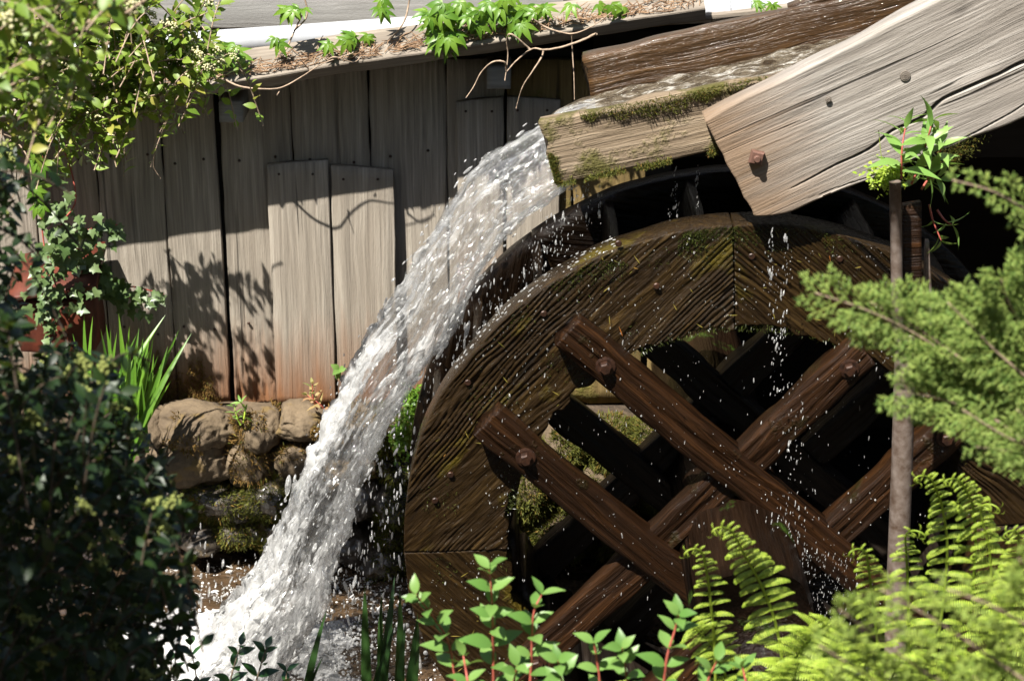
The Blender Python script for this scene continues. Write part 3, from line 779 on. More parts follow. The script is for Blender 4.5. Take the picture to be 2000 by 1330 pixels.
# moss on the rims
mp = []; mn = []
for k in range(4200):
    a = R(random.gauss(99, 14)); r = R_IN + random.uniform(-.012, .012)
    mp.append((HUB.x+r*math.cos(a), random.uniform(-.006, RING_T), HUB.z+r*math.sin(a))); mn.append((-math.cos(a), -.5, -math.sin(a)))
for k in range(5200):
    a = R(random.gauss(101, 13)); r = R_OUT - abs(random.gauss(0, .035)) - .004
    p = (HUB.x+r*math.cos(a), -.004, HUB.z+r*math.sin(a))
    if vnoise(np.array([[p[0]*13, 0, p[2]*13]]), 8)[0] > -.1: mp.append(p); mn.append((0, -1, .3))
for k in range(5000):
    a = R(random.uniform(100, 215)); r = R_IN + (R_OUT-R_IN)*random.random()
    p = (HUB.x+r*math.cos(a), -.004, HUB.z+r*math.sin(a))
    if vnoise(np.array([[p[0]*9, 3, p[2]*9]]), 9)[0] > .42: mp.append(p); mn.append((0, -1, .2))
for k in range(900):
    a = R(random.uniform(150, 172)); r = R_IN + random.uniform(-.01, .015)
    mp.append((HUB.x+r*math.cos(a), random.uniform(-.006, .05), HUB.z+r*math.sin(a))); mn.append((-math.cos(a), -.6, -math.sin(a)))
v, f = tufts(np.array(mp), np.array(mn), .004, .013, .9)
M['wheelmoss'] = leafmat('wet_wheel_moss', (.022, .028, .006), (.06, .075, .012), .15, .4)
tag(link('moss', mesh('moss', v, f, M['wheelmoss'], False), None, wheel), kind='stuff')

# beads of water clinging to the wood
OB, OBF = ico(1); bp = []
for k in range(1300):
    a = R(random.uniform(5, 220)); r = R_IN + (R_OUT-R_IN)*random.random(); p = (HUB.x+r*math.cos(a), -.007-random.random()*.003, HUB.z+r*math.sin(a))
    if vnoise(np.array([[p[0]*6, 1, p[2]*6]]), 19)[0] > -.25: bp.append(p)
for (an, of) in ((-41.5, OFF), (-41.5, -OFF), (47.5, OFF), (47.5, -OFF)):
    a = R(an)
    for k in range(110):
        t = random.uniform(-.85, .75); w = of+random.uniform(-.5, .5)*SW
        bp.append((HUB.x+t*math.cos(a)-w*math.sin(a), -.088 if an < 0 else -.058, HUB.z+t*math.sin(a)+w*math.cos(a)))
bp = np.array(bp); n = len(bp); w = RNG.gamma(2, .00035, n)+.0003
bead = (stamp(OB, OBF, frames(np.tile([0, 0, -1.], (n, 1))+RNG.normal(0, .3, (n, 3)), RNG.normal(0, 1, (n, 3)), bp, w*RNG.uniform(1, 2.2, n), w)))
# ================================================================== rusty post by the wheel
PYY = -.34
post = empty('iron_post', at(1762, 1250, PYY), 'rusty round iron post standing in front of the wheel', 'post')
v, f = tube([at(1746, 1330, PYY), at(1752, 1150, PYY), at(1762, 900, PYY), at(1768, 690, PYY), at(1769, 660, PYY)], [.031, .031, .030, .029, .026], 20)
link('pipe_shaft', mesh('pipe_shaft', v, f, M['rust']), None, post)
v, f = tube([at(1769, 700, PYY), at(1753, 640, PYY-.01), at(1751, 500, PYY-.01), at(1748, 355, PYY-.01)], [.017, .017, .016, .016], 12)
link('upper_bar', mesh('upper_bar', v, f, M['rust']), None, post)
o, _, _ = quadboard('side_plate', (1768, 625), (1803, 625), (1798, 398), (1763, 404), PYY+.05, PYY+.05, .03, M['spoke'], 650, .002, 6, .004, parent=post)
quadboard('dark_stake', (1806, 640), (1822, 640), (1815, 470), (1808, 470), PYY+.1, PYY+.1, .02, M['rust'], 651, .002, 6, .004, parent=post)
# timber sill and a rock at the far right behind the wheel
strut = empty('timber_strut', at(1940, 1000, .75), 'dark wet timber leaning behind the ferns at the right edge', 'timber')
quadboard('strut_beam', (1930, 1120), (2010, 1150), (2060, 860), (1965, 870), .7, .7, .1, M['spoke'], 652, .006, 10, .01, parent=strut)
rk, qq, cc = stone(1888, 930, 34, 58, .75, True, .10, 77); rk.parent = None; rk.matrix_parent_inverse = Matrix.Identity(4)
rk.name = 'boulder'; tag(rk, 'dark wet grey boulder behind the wheel at the right edge', 'boulder')
# red box under the ivy
bx = empty('red_box', at(100, 640, 1.12), 'rust red box with a slanting lid behind the ivy', 'box')
c = at(40, 690, 1.12); v, f = beam(.26, .20, .22, .008, 8, .003, 660); link('box_body', mesh('box_body', v, f, M['redbox']), Matrix.Translation(c), bx)
v, f = beam(.32, .022, .28, .006, 8, .003, 661); link('box_lid', mesh('box_lid', v, f, M['redbox']), Matrix.Translation(c+Vector((-.02, -.03, .20))) @ Matrix.Rotation(R(-9), 4, 'Y') @ Matrix.Rotation(R(14), 4, 'X'), bx)
# ================================================================== WATER
def splash_mat(name, transp, white=.8, nscale=(5., 60.), lo=.35, hi=.65, uvs=True, bd=1., grow=0.):
    """aerated water: clear film broken by white threads"""
    m, n, l, p = new_mat(name)
    if uvs:
        uv = n.new('ShaderNodeUVMap'); uv.uv_map = 'flow'; vec = uv.outputs[0]
    else:
        vec = n.new('ShaderNodeTexCoord').outputs['Object']
    a = noise_(n, l, mapped(n, l, vec, (nscale[0], nscale[1], nscale[1])), 1., 4, .6, 1.2)
    c = noise_(n, l, mapped(n, l, vec, (nscale[0]*3., nscale[1]*2., nscale[1])), 1., 3, .6, .6)
    b = noise_(n, l, mapped(n, l, vec, (nscale[0]*.35, nscale[1]*.2, 1)), 1., 3, .5)
    mixn = math_(n, l, 'ADD', math_(n, l, 'MULTIPLY', a, .45), math_(n, l, 'ADD', math_(n, l, 'MULTIPLY', c, .20), math_(n, l, 'MULTIPLY', b, .35)))
    if grow:
        at_ = n.new('ShaderNodeAttribute'); at_.attribute_name = 'edge'; mixn = math_(n, l, 'SUBTRACT', mixn, math_(n, l, 'MULTIPLY', at_.outputs['Fac'], .10))
        sx = n.new('ShaderNodeSeparateXYZ'); l.new(vec, sx.inputs[0]); mixn = math_(n, l, 'ADD', mixn, math_(n, l, 'MULTIPLY', math_(n, l, 'SUBTRACT', sx.outputs[0], 1.2), grow))
    l.new(ramp(n, l, c, [(.35, (white*.8, white*.8, white*.78)), (.62, (white, white, white*.985))]), p.inputs['Base Color'])
    p.inputs['Roughness'].default_value = .10; p.inputs['IOR'].default_value = 1.33; p.inputs['Specular IOR Level'].default_value = .8
    b1 = bump(n, l, None, a, 1., .020*bd); bump(n, l, p, c, 1., .006*bd, b1)
    tr = n.new('ShaderNodeBsdfTransparent'); tl = n.new('ShaderNodeBsdfTranslucent'); tl.inputs[0].default_value = (white, white, white, 1)
    m1 = n.new('ShaderNodeMixShader'); m1.inputs[0].default_value = .4; l.new(p.outputs[0], m1.inputs[1]); l.new(tl.outputs[0], m1.inputs[2])
    gl = n.new('ShaderNodeBsdfGlossy'); gl.inputs['Roughness'].default_value = .08
    bb = bump(n, l, None, a, 1., .03*bd); bb = bump(n, l, None, c, 1., .012*bd, bb); l.new(bb, gl.inputs['Normal'])
    mt = n.new('ShaderNodeMixShader'); mt.inputs[0].default_value = .15; l.new(tr.outputs[0], mt.inputs[1]); l.new(gl.outputs[0], mt.inputs[2])
    m2 = n.new('ShaderNodeMixShader'); fac = ramp(n, l, mixn, [(lo, transp[1]), (hi, transp[0])])
    l.new(fac, m2.inputs[0]); l.new(m1.outputs[0], m2.inputs[1]); l.new(mt.outputs[0], m2.inputs[2])
    l.new(m2.outputs[0], n['Material Output'].inputs[0])
    return m
M['jet'] = splash_mat('falling_water', (.17, .92), .74, (5., 26.), .43, .60, grow=.05)
M['drop'] = splash_mat('water_drop', (.35, .75), .8, (30., 30.), uvs=False)
M['foam'] = splash_mat('white_foam', (.0, .12), .88, (30., 30.), uvs=False, bd=.3)
def flume_water_mat():
    m, n, l, p = new_mat('flume_water')
    v = n.new('ShaderNodeTexCoord').outputs['Object']
    a = noise_(n, l, mapped(n, l, v, (9., 30., 30.)), 1., 5, .65, .5); c = noise_(n, l, mapped(n, l, v, (30., 90., 90.)), 1., 3, .6)
    l.new(ramp(n, l, a, [(.38, (.03, .02, .011)), (.53, (.11, .09, .062)), (.68, (.42, .40, .36))]), p.inputs['Base Color'])
    p.inputs['Roughness'].default_value = .05; p.inputs['IOR'].default_value = 1.33
    b1 = bump(n, l, None, a, 1., .035); bump(n, l, p, c, .9, .01, b1)
    return m
M['flumewater'] = flume_water_mat()
tag(link('water_beads', mesh('water_beads', bead[0], bead[1], M['drop']), None, wheel), kind='stuff')
# water running in the trough
w0 = at(1150, 186, .45); w1 = at(1560, 92, .45); sl = (w1.z-w0.z)/(w1.x-w0.x)
nx, ny = 160, 40
xs = np.linspace(w0.x-.13, w0.x+1.5, nx); ysr = np.linspace(.085, .452, ny)
X, Y = np.meshgrid(xs, ysr, indexing='ij')
q = np.stack([X.ravel(), Y.ravel(), w0.z + (X.ravel()-w0.x)*sl - np.clip(w0.x+.02-X.ravel(), 0, 1)**2*2.2], 1)
q[:, 2] += .008*fbm(q*np.array([16, 26, 0]), 3, 31)
tag(link('flume_water', mesh('flume_water', q, grid_faces(nx, ny), M['flumewater'])), kind='structure')

# the falling jet: outer face surveyed along its silhouette
out_px = [(1160, 186), (1100, 205), (1040, 243), (980, 283), (925, 328), (880, 392), (838, 460), (800, 530), (750, 612), (700, 695), (655, 790), (615, 880), (580, 965), (545, 1050), (505, 1120), (455, 1185), (415, 1235)]
yo = [.44]*len(out_px)
oc = smoothpath([at(a, b, .43) for a, b in out_px], 14)
oc = [p for p in oc if p.z > POOL_Z-.03]
NS = len(oc); OC = np.array([(p.x, p.z) for p in oc]); tn = np.gradient(OC, axis=0); tn /= np.linalg.norm(tn, axis=1, keepdims=True)
nrmv = np.c_[-tn[:, 1], tn[:, 0]]                     # inward or outward
inward = np.where((nrmv @ np.array([.5, -.6]) > 0)[:, None], nrmv, -nrmv)
slen = np.r_[0, np.cumsum(np.linalg.norm(np.diff(OC, axis=0), axis=1))]; sT = slen/slen[-1]
thick = np.interp(sT, [0, .08, .3, .6, 1], [.10, .15, .155, .14, .20])
ylo = np.interp(sT, [0, .3, .7, 1], [.09, .07, .08, .02]); yhi = np.interp(sT, [0, .5, 1], [.445, .46, .52])
NC = 120
ang = np.linspace(0, 2*np.pi, NC, endpoint=False)
ex = np.sign(np.cos(ang))*np.abs(np.cos(ang))**.45; ez = np.sign(np.sin(ang))*np.abs(np.sin(ang))**.6
V = np.zeros((NS, NC, 3)); UV = np.zeros((NS, NC, 2))
for i in range(NS):
    t = thick[i]; yc = (ylo[i]+yhi[i])/2; hw = (yhi[i]-ylo[i])/2
    dpt = (t*.5)*(1-ez)                                # 0 = outer face
    V[i, :, 0] = OC[i, 0] + inward[i, 0]*dpt; V[i, :, 2] = OC[i, 1] + inward[i, 1]*dpt; V[i, :, 1] = yc + hw*ex
    UV[i, :, 0] = slen[i]; UV[i, :, 1] = np.arange(NC)/NC*1.1
ss = np.repeat(slen[:, None], NC, 1).ravel()
pq = np.c_[ss*5, np.cos(np.repeat(ang[None], NS, 0).ravel())*5, np.sin(np.repeat(ang[None], NS, 0).ravel())*5]
nz = fbm(pq*np.array([1, 1.6, 1.6]), 4, 71, .6); nz2 = fbm(pq*np.array([3.2, 4.5, 4.5]), 3, 81, .6)
amp = np.interp(np.repeat(sT[:, None], NC, 1).ravel(), [0, .15, 1], [.004, .012, .030])
q = V.reshape(-1, 3); inn = np.repeat(inward[:, None, :], NC, 1).reshape(-1, 2)
sgn = np.repeat(ez[None], NS, 0).ravel(); sgy = np.repeat(ex[None], NS, 0).ravel()
q[:, 0] -= inn[:, 0]*amp*(nz+.6*nz2)*sgn; q[:, 2] -= inn[:, 1]*amp*(nz+.6*nz2)*sgn; q[:, 1] += amp*(nz2+.5*nz)*sgy
rr = np.hypot(q[:, 0]-HUB.x, q[:, 2]-HUB.z); push = np.where(rr < R_OUT+.012, (R_OUT+.012)/rr, 1)
q[:, 0] = HUB.x + (q[:, 0]-HUB.x)*push; q[:, 2] = HUB.z + (q[:, 2]-HUB.z)*push
jet = link('waterfall', mesh('waterfall', q, grid_faces(NS, NC, True), M['jet'], True, UV.reshape(-1, 2))); tag(jet, kind='structure')
ea = jet.data.attributes.new('edge', 'FLOAT', 'POINT'); ea.data.foreach_set('value', (np.abs(sgy)**8*.8 + .5*np.clip(-sgn, 0, 1)*np.abs(sgn)).astype(np.float32))

# loose water around the jet: strands and drops
OV, OF = ico(1)
n = 1300
k = np.clip((RNG.beta(1.7, 1.0, n)*NS).astype(int), 2, NS-1); t = RNG.random(n)
side = RNG.choice([.2, .5, .9, .9], n)
tt = np.where(side < .45, -np.abs(RNG.normal(0, .016, n)), np.where(side < .7, thick[k]+RNG.normal(.01, .02, n), RNG.random(n)*thick[k]))
yy = np.where(side < .7, ylo[k]+(yhi[k]-ylo[k])*RNG.random(n), np.where(RNG.random(n) < .8, ylo[k]-np.abs(RNG.normal(0, .012, n)), yhi[k]+np.abs(RNG.normal(0, .02, n))))
spread = np.interp(sT[k], [0, .2, 1], [.002, .006, .022])
pos = np.c_[OC[k, 0]+inward[k, 0]*tt, yy, OC[k, 1]+inward[k, 1]*tt] + RNG.normal(0, 1, (n, 3))*spread[:, None]
dv = np.c_[tn[k, 0], RNG.normal(0, .12, n), tn[k, 1]] + RNG.normal(0, .15, (n, 3))
w = RNG.gamma(2.0, .0008, n)+.0008; ln = w*RNG.uniform(1.6, 5.0, n)
v, f = stamp(OV, OF, frames(dv, RNG.normal(0, 1, (n, 3)), pos, ln, w))
tag(link('water_strands', mesh('water_strands', v, f, M['drop'])), kind='stuff')
# spray, drips and rain of drops through the wheel
dp = []; dsz = []
def drip(px, y0, y1, Y, n, sx=3, lo=.0007, hi=.0024):
    for _ in range(n):
        py = random.uniform(y0, y1); dp.append(tuple(at(random.gauss(px, sx), py, Y+random.uniform(-.01, .01)))); dsz.append(lo*.6+random.gammavariate(1.4, (hi-lo)*.28))
drip(1320, 325, 430, .1, 26, 3); drip(1362, 318, 415, .1, 22, 2); drip(1306, 380, 440, .1, 10, 3)
drip(1506, 450, 560, -.1, 34, 4); drip(1520, 520, 700, -.1, 44, 10, .0008, .003); drip(1536, 460, 540, -.1, 14, 2)
drip(1515, 640, 780, -.12, 40, 12); drip(1545, 740, 1000, -.12, 60, 14); drip(1172, 345, 440, .1, 30, 2); drip(1148, 360, 450, .1, 22, 3); drip(1125, 360, 460, .05, 30, 8); drip(1085, 420, 500, .05, 60, 16); drip(1055, 470, 540, .05, 50, 14)
for _ in range(560):
    px = random.uniform(860, 1830); py = random.uniform(620, 1240)
    dp.append(tuple(at(px, py, random.uniform(-.25, .35)))); dsz.append((.0004+random.gammavariate(1.3, .0004)))
for _ in range(120):
    dp.append(tuple(at(random.gauss(1535, 28), random.gauss(1050, 32), -.22))); dsz.append(random.uniform(.0006, .0018))
for _ in range(320):
    dp.append(tuple(at(random.gauss(1590, 45), random.uniform(1080, 1230), -.22))); dsz.append(random.uniform(.0005, .0012))
for _ in range(420):
    s = random.random(); px = 1000-330*s+random.gauss(0, 40); py = 560+560*s+random.gauss(0, 40)
    dp.append(tuple(at(px, py, random.uniform(0, .5)))); dsz.append(.0006+random.gammavariate(1.6, .0008))
for _ in range(1000):
    a = random.uniform(0, 2*math.pi); r = abs(random.gauss(0, .28)); c = at_z(580, 1230, POOL_Z)
    dp.append((c.x+r*math.cos(a)*1.1, c.y+r*math.sin(a)*.8, POOL_Z+.02+abs(random.gauss(0, .12)))); dsz.append(.0008+random.gammavariate(1.5, .0009))
dp = np.array(dp); dsz = np.array(dsz)
keep = ~((np.hypot(dp[:, 0]-HUB.x, dp[:, 2]-HUB.z) < R_OUT) & (dp[:, 1] > 0) & (dp[:, 1] < .1) & (np.hypot(dp[:, 0]-HUB.x, dp[:, 2]-HUB.z) > R_IN))
dp, dsz = dp[keep], dsz[keep]; n = len(dp)
dv = np.c_[RNG.normal(-.05, .12, n), RNG.normal(0, .1, n), -np.ones(n)]
v, f = stamp(OV, OF, frames(dv, RNG.normal(0, 1, (n, 3)), dp, dsz*RNG.uniform(2.0, 6., n), dsz))
tag(link('water_drops', mesh('water_drops', v, f, M['drop'])), kind='stuff')
# splash water thrown on the rim and foam on the pool
n = 190; a = R(1)*RNG.uniform(112, 146, n); rad = R_OUT+RNG.gamma(1.5, .005, n)
pos = np.c_[HUB.x+rad*np.cos(a), RNG.uniform(0, .1, n), HUB.z+rad*np.sin(a)]; dv = np.c_[-np.sin(a), RNG.normal(0, .2, n), np.cos(a)]
w = RNG.gamma(1.6, .0005, n)+.0004; v, f = stamp(OV, OF, frames(dv, RNG.normal(0, 1, (n, 3)), pos, w*RNG.uniform(1.5, 4, n), w))
tag(link('rim_splash', mesh('rim_splash', v, f, M['drop'])), kind='stuff')
c = at_z(440, 1285, POOL_Z)
nx, ny = 150, 110
X, Y = np.meshgrid(np.linspace(-.95, .55, nx), np.linspace(-.75, .48, ny), indexing='ij')
q = np.stack([X.ravel(), Y.ravel(), np.zeros(X.size)], 1)
e = np.hypot(q[:, 0]/.46, q[:, 1]/.34) + .30*fbm(q*np.array([4, 4, 0]), 4, 91)
hgt = np.clip(1.0-e, -.2, 1)
q[:, 2] = -.012 + .075*np.clip(hgt, 0, 1)**.7 + (.010+.022*np.clip(hgt, 0, 1))*fbm(q*np.array([22, 22, 0]), 4, 95, .6)
F = grid_faces(nx, ny); keep = (hgt[F] > -.05).all(1)
q += np.array(c)
tag(link('foam', mesh('foam', q, F[keep], M['foam'])), kind='stuff')
n = 7000; a = RNG.uniform(0, 2*np.pi, n); r = np.abs(RNG.normal(0, .62, n))
pos = np.c_[c.x+.1+r*np.cos(a)*.62, c.y+r*np.sin(a)*.46, POOL_Z+.002+.06*np.clip(1-r, 0, 1)*RNG.random(n)]
w = RNG.gamma(2, .0012, n)+.001; v, f = stamp(OV, OF, frames(RNG.normal(0, 1, (n, 3)), RNG.normal(0, 1, (n, 3)), pos, w, w))
tag(link('foam_bubbles', mesh('foam_bubbles', v, f, M['foam'])), kind='stuff')

n = 1700; pos = np.array([tuple(at_z(random.uniform(300, 800), random.uniform(1060, 1260), POOL_Z+.006)) for _ in range(n)])
keep = vnoise(pos*np.array([7, 11, 0]), 44) > .05; pos = pos[keep]; n = len(pos)
w = RNG.gamma(1.5, .0009, n)+.0006; v, f = stamp(OV, OF, frames(np.tile([1., .1, 0], (n, 1))+RNG.normal(0, .3, (n, 3)), RNG.normal(0, 1, (n, 3)), pos, w*RNG.uniform(1, 3, n), w, w*.5))
tag(link('foam_flecks', mesh('foam_flecks', v, f, M['foam'])), kind='stuff')

# ================================================================== PLANTS
def leaf_t(wd=.45, n=5, fold=.18, curl=.25, tip=1.6, base=.7):
    """unit leaf along +X, face up +Z"""
    v = []; f = []
    for i in range(n+1):
        t = i/n; w = wd*.5*(math.sin(math.pi*t**base)**.9 if 0 < t < 1 else 0)*(1 if t < .5 else (1-((t-.5)*2)**tip*.25))
        z = -curl*t*t
        v += [(t, w, z+fold*w), (t, 0, z), (t, -w, z+fold*w)]
    for i in range(n):
        a = 3*i; f += [(a, a+3, a+4, a+1), (a+1, a+4, a+5, a+2)]
    return np.array(v), np.array(f)
def palmate():
    V = []; F = []
    for k, (a, s) in enumerate([(0, 1), (42, .9), (-42, .9), (88, .68), (-88, .68)]):
        v, f = leaf_t(.34, 5, .3, .45); v = v*s; a = R(a)
        r = np.c_[v[:, 0]*math.cos(a)-v[:, 1]*math.sin(a)+.02, v[:, 0]*math.sin(a)+v[:, 1]*math.cos(a), v[:, 2]]
        F.append(f+sum(map(len, V))); V.append(r)
    return np.concatenate(V), np.concatenate(F)
def ivyleaf():
    pts = [(0, 0), (-.12, .26), (.02, .46), (.22, .36), (.40, .52), (.52, .24), (.72, .14), (1, 0), (.72, -.14), (.52, -.24), (.40, -.52), (.22, -.36), (.02, -.46), (-.12, -.26)]
    v = [(x, y, .12*abs(y)-.18*x*x+.05*math.sin(6*x+4*y)) for x, y in pts] + [(.34, 0, -.03)]
    c = len(pts); return np.array(v), np.array([(i, (i+1) % c, c) for i in range(c)])
def bladet(n=8, w=.05, bend=.3, fold=.25):
    v = []; f = []
    for i in range(n+1):
        t = i/n; ww = w*.5*min(1, .6+t*2)*(1-t**3)
        v += [(t, ww, -bend*t*t+fold*ww), (t, 0, -bend*t*t), (t, -ww, -bend*t*t+fold*ww)]
    for i in range(n):
        a = 3*i; f += [(a, a+3, a+4, a+1), (a+1, a+4, a+5, a+2)]
    return np.array(v), np.array(f)
LT = leaf_t()
def one(d, nrm, pos, s, sy=None):
    return mat4(frames([tuple(d)], [tuple(nrm)], [tuple(pos)], s, sy)[0])
def rv(s=1.): return Vector((random.gauss(0, s), random.gauss(0, s), random.gauss(0, s)))

# -- creeper on the roof edge
palm = mesh('leaf', *palmate(), M['creeper'])
creeper = empty('creeper_vine', at(960, 60, EY), 'bright green five-leaflet creeper sprawling over the roof board', 'creeper')
paths = [[(530, 108), (640, 96), (760, 86), (860, 62), (1000, 44), (1130, 26), (1260, 20)], [(840, 60), (850, 20), (880, -20)], [(575, 60), (600, 30), (590, -20)], [(560, 96), (575, 62), (590, 30)], [(760, 80), (790, 40), (800, 0)], [(395, 128), (480, 110), (560, 98)]]
parts = []
for k, pth in enumerate(paths):
    pts = smoothpath([at(a, b, EY+.05)+Vector((0, random.uniform(-.02, .04), 0)) for a, b in pth], 6); parts.append(tube(pts, .0032, 5))
v, f = join(*parts); link('stem', mesh('stem', v, f, M['bark']), None, creeper)
def cleaf(px, py, s, Y=None, droop=None):
    p = at(px, py, (EY-.03 if Y is None else Y)+random.uniform(-.03, .06))
    d = Vector((random.gauss(0, .7), -.45, random.gauss(-.55, .35))) if droop is None else Vector(droop)
    link('leaf', palm, one(d, Vector((random.gauss(0, .35), -.75, .7)), p, s*random.uniform(.8, 1.15)), creeper)
for px, py, n, sx, sy, s in ((858, 46, 20, 20, 24, .066), (915, 24, 13, 26, 16, .06), (860, 78, 5, 12, 8, .062), (985, 16, 14, 24, 12, .06), (1040, 10, 7, 20, 10, .058), (1180, 12, 5, 26, 6, .05), (640, 90, 3, 6, 5, .05), (682, 76, 4, 7, 6, .055), (745, 20, 3, 6, 6, .05), (575, 20, 5, 8, 8, .055), (540, 78, 2, 4, 4, .05), (440, 100, 10, 40, 12, .065), (720, 70, 2, 4, 3, .045), (1015, 40, 4, 14, 6, .07), (1480, 14, 5, 18, 6, .035)):
    for _ in range(n): cleaf(random.gauss(px, sx), random.gauss(py, sy), s)
# -- bare twigs of the creeper hanging over the edge
def twig(name, label, chains, Y, r):
    t = empty(name, at(*chains[0][0], Y), label, 'twig'); ps = []
    for k, c in enumerate(chains):
        pts = smoothpath([at(a, b, Y+.02*math.sin(i*1.7+k)) for i, (a, b) in enumerate(c)], 7); n = len(pts)
        ps.append(tube(pts, [(r*(1-.65*i/n))*(1 if k == 0 else .75) for i in range(n)], 6, .18, k+len(label)))
    v, f = join(*ps); link('stem', mesh('stem', v, f, M['bark']), None, t); return t
twig('bare_twig', 'pale looping bare vine stem sagging below the roof board', [[(400, 148), (430, 152), (465, 168), (505, 174), (548, 172), (590, 150), (630, 125), (690, 104)], [(548, 172), (545, 180), (541, 186)], [(605, 138), (585, 115)], [(640, 118), (655, 112), (690, 122), (706, 110)]], EY-.05, .0042)
twig('bare_twig', 'forked bare branch hanging from the roof board above the trough', [[(1165, 66), (1140, 78), (1100, 92), (1064, 98), (1040, 96), (1010, 118), (990, 140)], [(1062, 96), (1058, 112), (1040, 140), (1020, 172), (1008, 212)], [(990, 140), (985, 122), (962, 122), (940, 142), (925, 170), (910, 192)], [(1035, 97), (1000, 68), (990, 78), (992, 110), (986, 158)]], EY-.12, .0050)
twig('bare_twig', 'thin bow shaped vine below the roof board beside the trough', [[(1040, 38), (1062, 52), (1090, 62), (1122, 66), (1160, 50), (1195, 24)]], EY-.08, .0040)
twig('bare_twig', 'thin straight stem hanging down to the trough end', [[(1117, 66), (1118, 100), (1121, 150), (1122, 195)]], EY-.08, .0028)
twig('bare_twig', 'long thin tendril hanging over the shaded planks', [[(345, 170), (335, 205), (322, 245), (305, 290), (300, 325), (314, 349)], [(322, 240), (312, 258)]], EY-.15, .0026)
twig('bare_twig', 'bare tangled stems hanging at the left edge', [[(0, 260), (30, 275), (55, 310), (62, 352), (66, 400)], [(66, 215), (60, 290), (45, 330), (24, 386), (0, 362)], [(40, 205), (48, 235)], [(2, 250), (5, 300), (4, 335)]], .4, .0035)

# -- ivy
ivyme = mesh('leaf', *ivyleaf(), M['ivy'])
ivy = empty('ivy', at(170, 480, 1.2), 'dark ivy with pale lobed leaves trailing over the shaded planks', 'ivy')
ipaths = [[(82, 240), (84, 300), (82, 360), (80, 420), (90, 500), (110, 560)], [(120, 280), (138, 330), (148, 385), (140, 410), (120, 440), (115, 500)], [(120, 440), (165, 450), (200, 440), (235, 440)], [(150, 470), (175, 520), (200, 545), (225, 565), (260, 560), (320, 575)], [(100, 490), (130, 480), (180, 500), (215, 540), (270, 600)], [(100, 520), (95, 580), (110, 640)]]
parts = []; rnd = random.Random(5)
for k, pth in enumerate(ipaths):
    pts = smoothpath([at(a, b, (1.06 if a < 150 else 1.24)+.03*math.sin(i+k)) for i, (a, b) in enumerate(pth)], 6); parts.append(tube(pts, .003, 5))
    for p in pts[:: (2 if k < 2 else 1)]:
        for _ in range(1 if k < 2 else 2):
            s = rnd.uniform(.028, .052)
            link('leaf', ivyme, one(Vector((rnd.gauss(.1, .6), -.4, rnd.gauss(-.6, .4))), Vector((rnd.gauss(-.2, .4), -.8, .6)), p+Vector((rnd.gauss(0, .022), -.02-rnd.random()*.04, rnd.gauss(0, .025))), s), ivy)
for _ in range(70):
    px, py = rnd.gauss(120, 34), rnd.uniform(400, 620)
    link('leaf', ivyme, one(Vector((rnd.gauss(.1, .6), -.4, rnd.gauss(-.6, .4))), Vector((rnd.gauss(-.2, .4), -.8, .6)), at(px, py, 1.05+rnd.uniform(-.04, .04)), rnd.uniform(.028, .05)), ivy)
v, f = join(*parts); link('stem', mesh('stem', v, f, M['redstem']), None, ivy)
for (px, py) in ((65, 262), (70, 330), (66, 370), (70, 405), (60, 285)):
    for _ in range(2): link('leaf', palm, one(Vector((random.gauss(0, .5), -.4, -.7)), Vector((0, -.8, .5)), at(px+random.gauss(0, 8), py+random.gauss(0, 8), 1.0), .055), ivy)

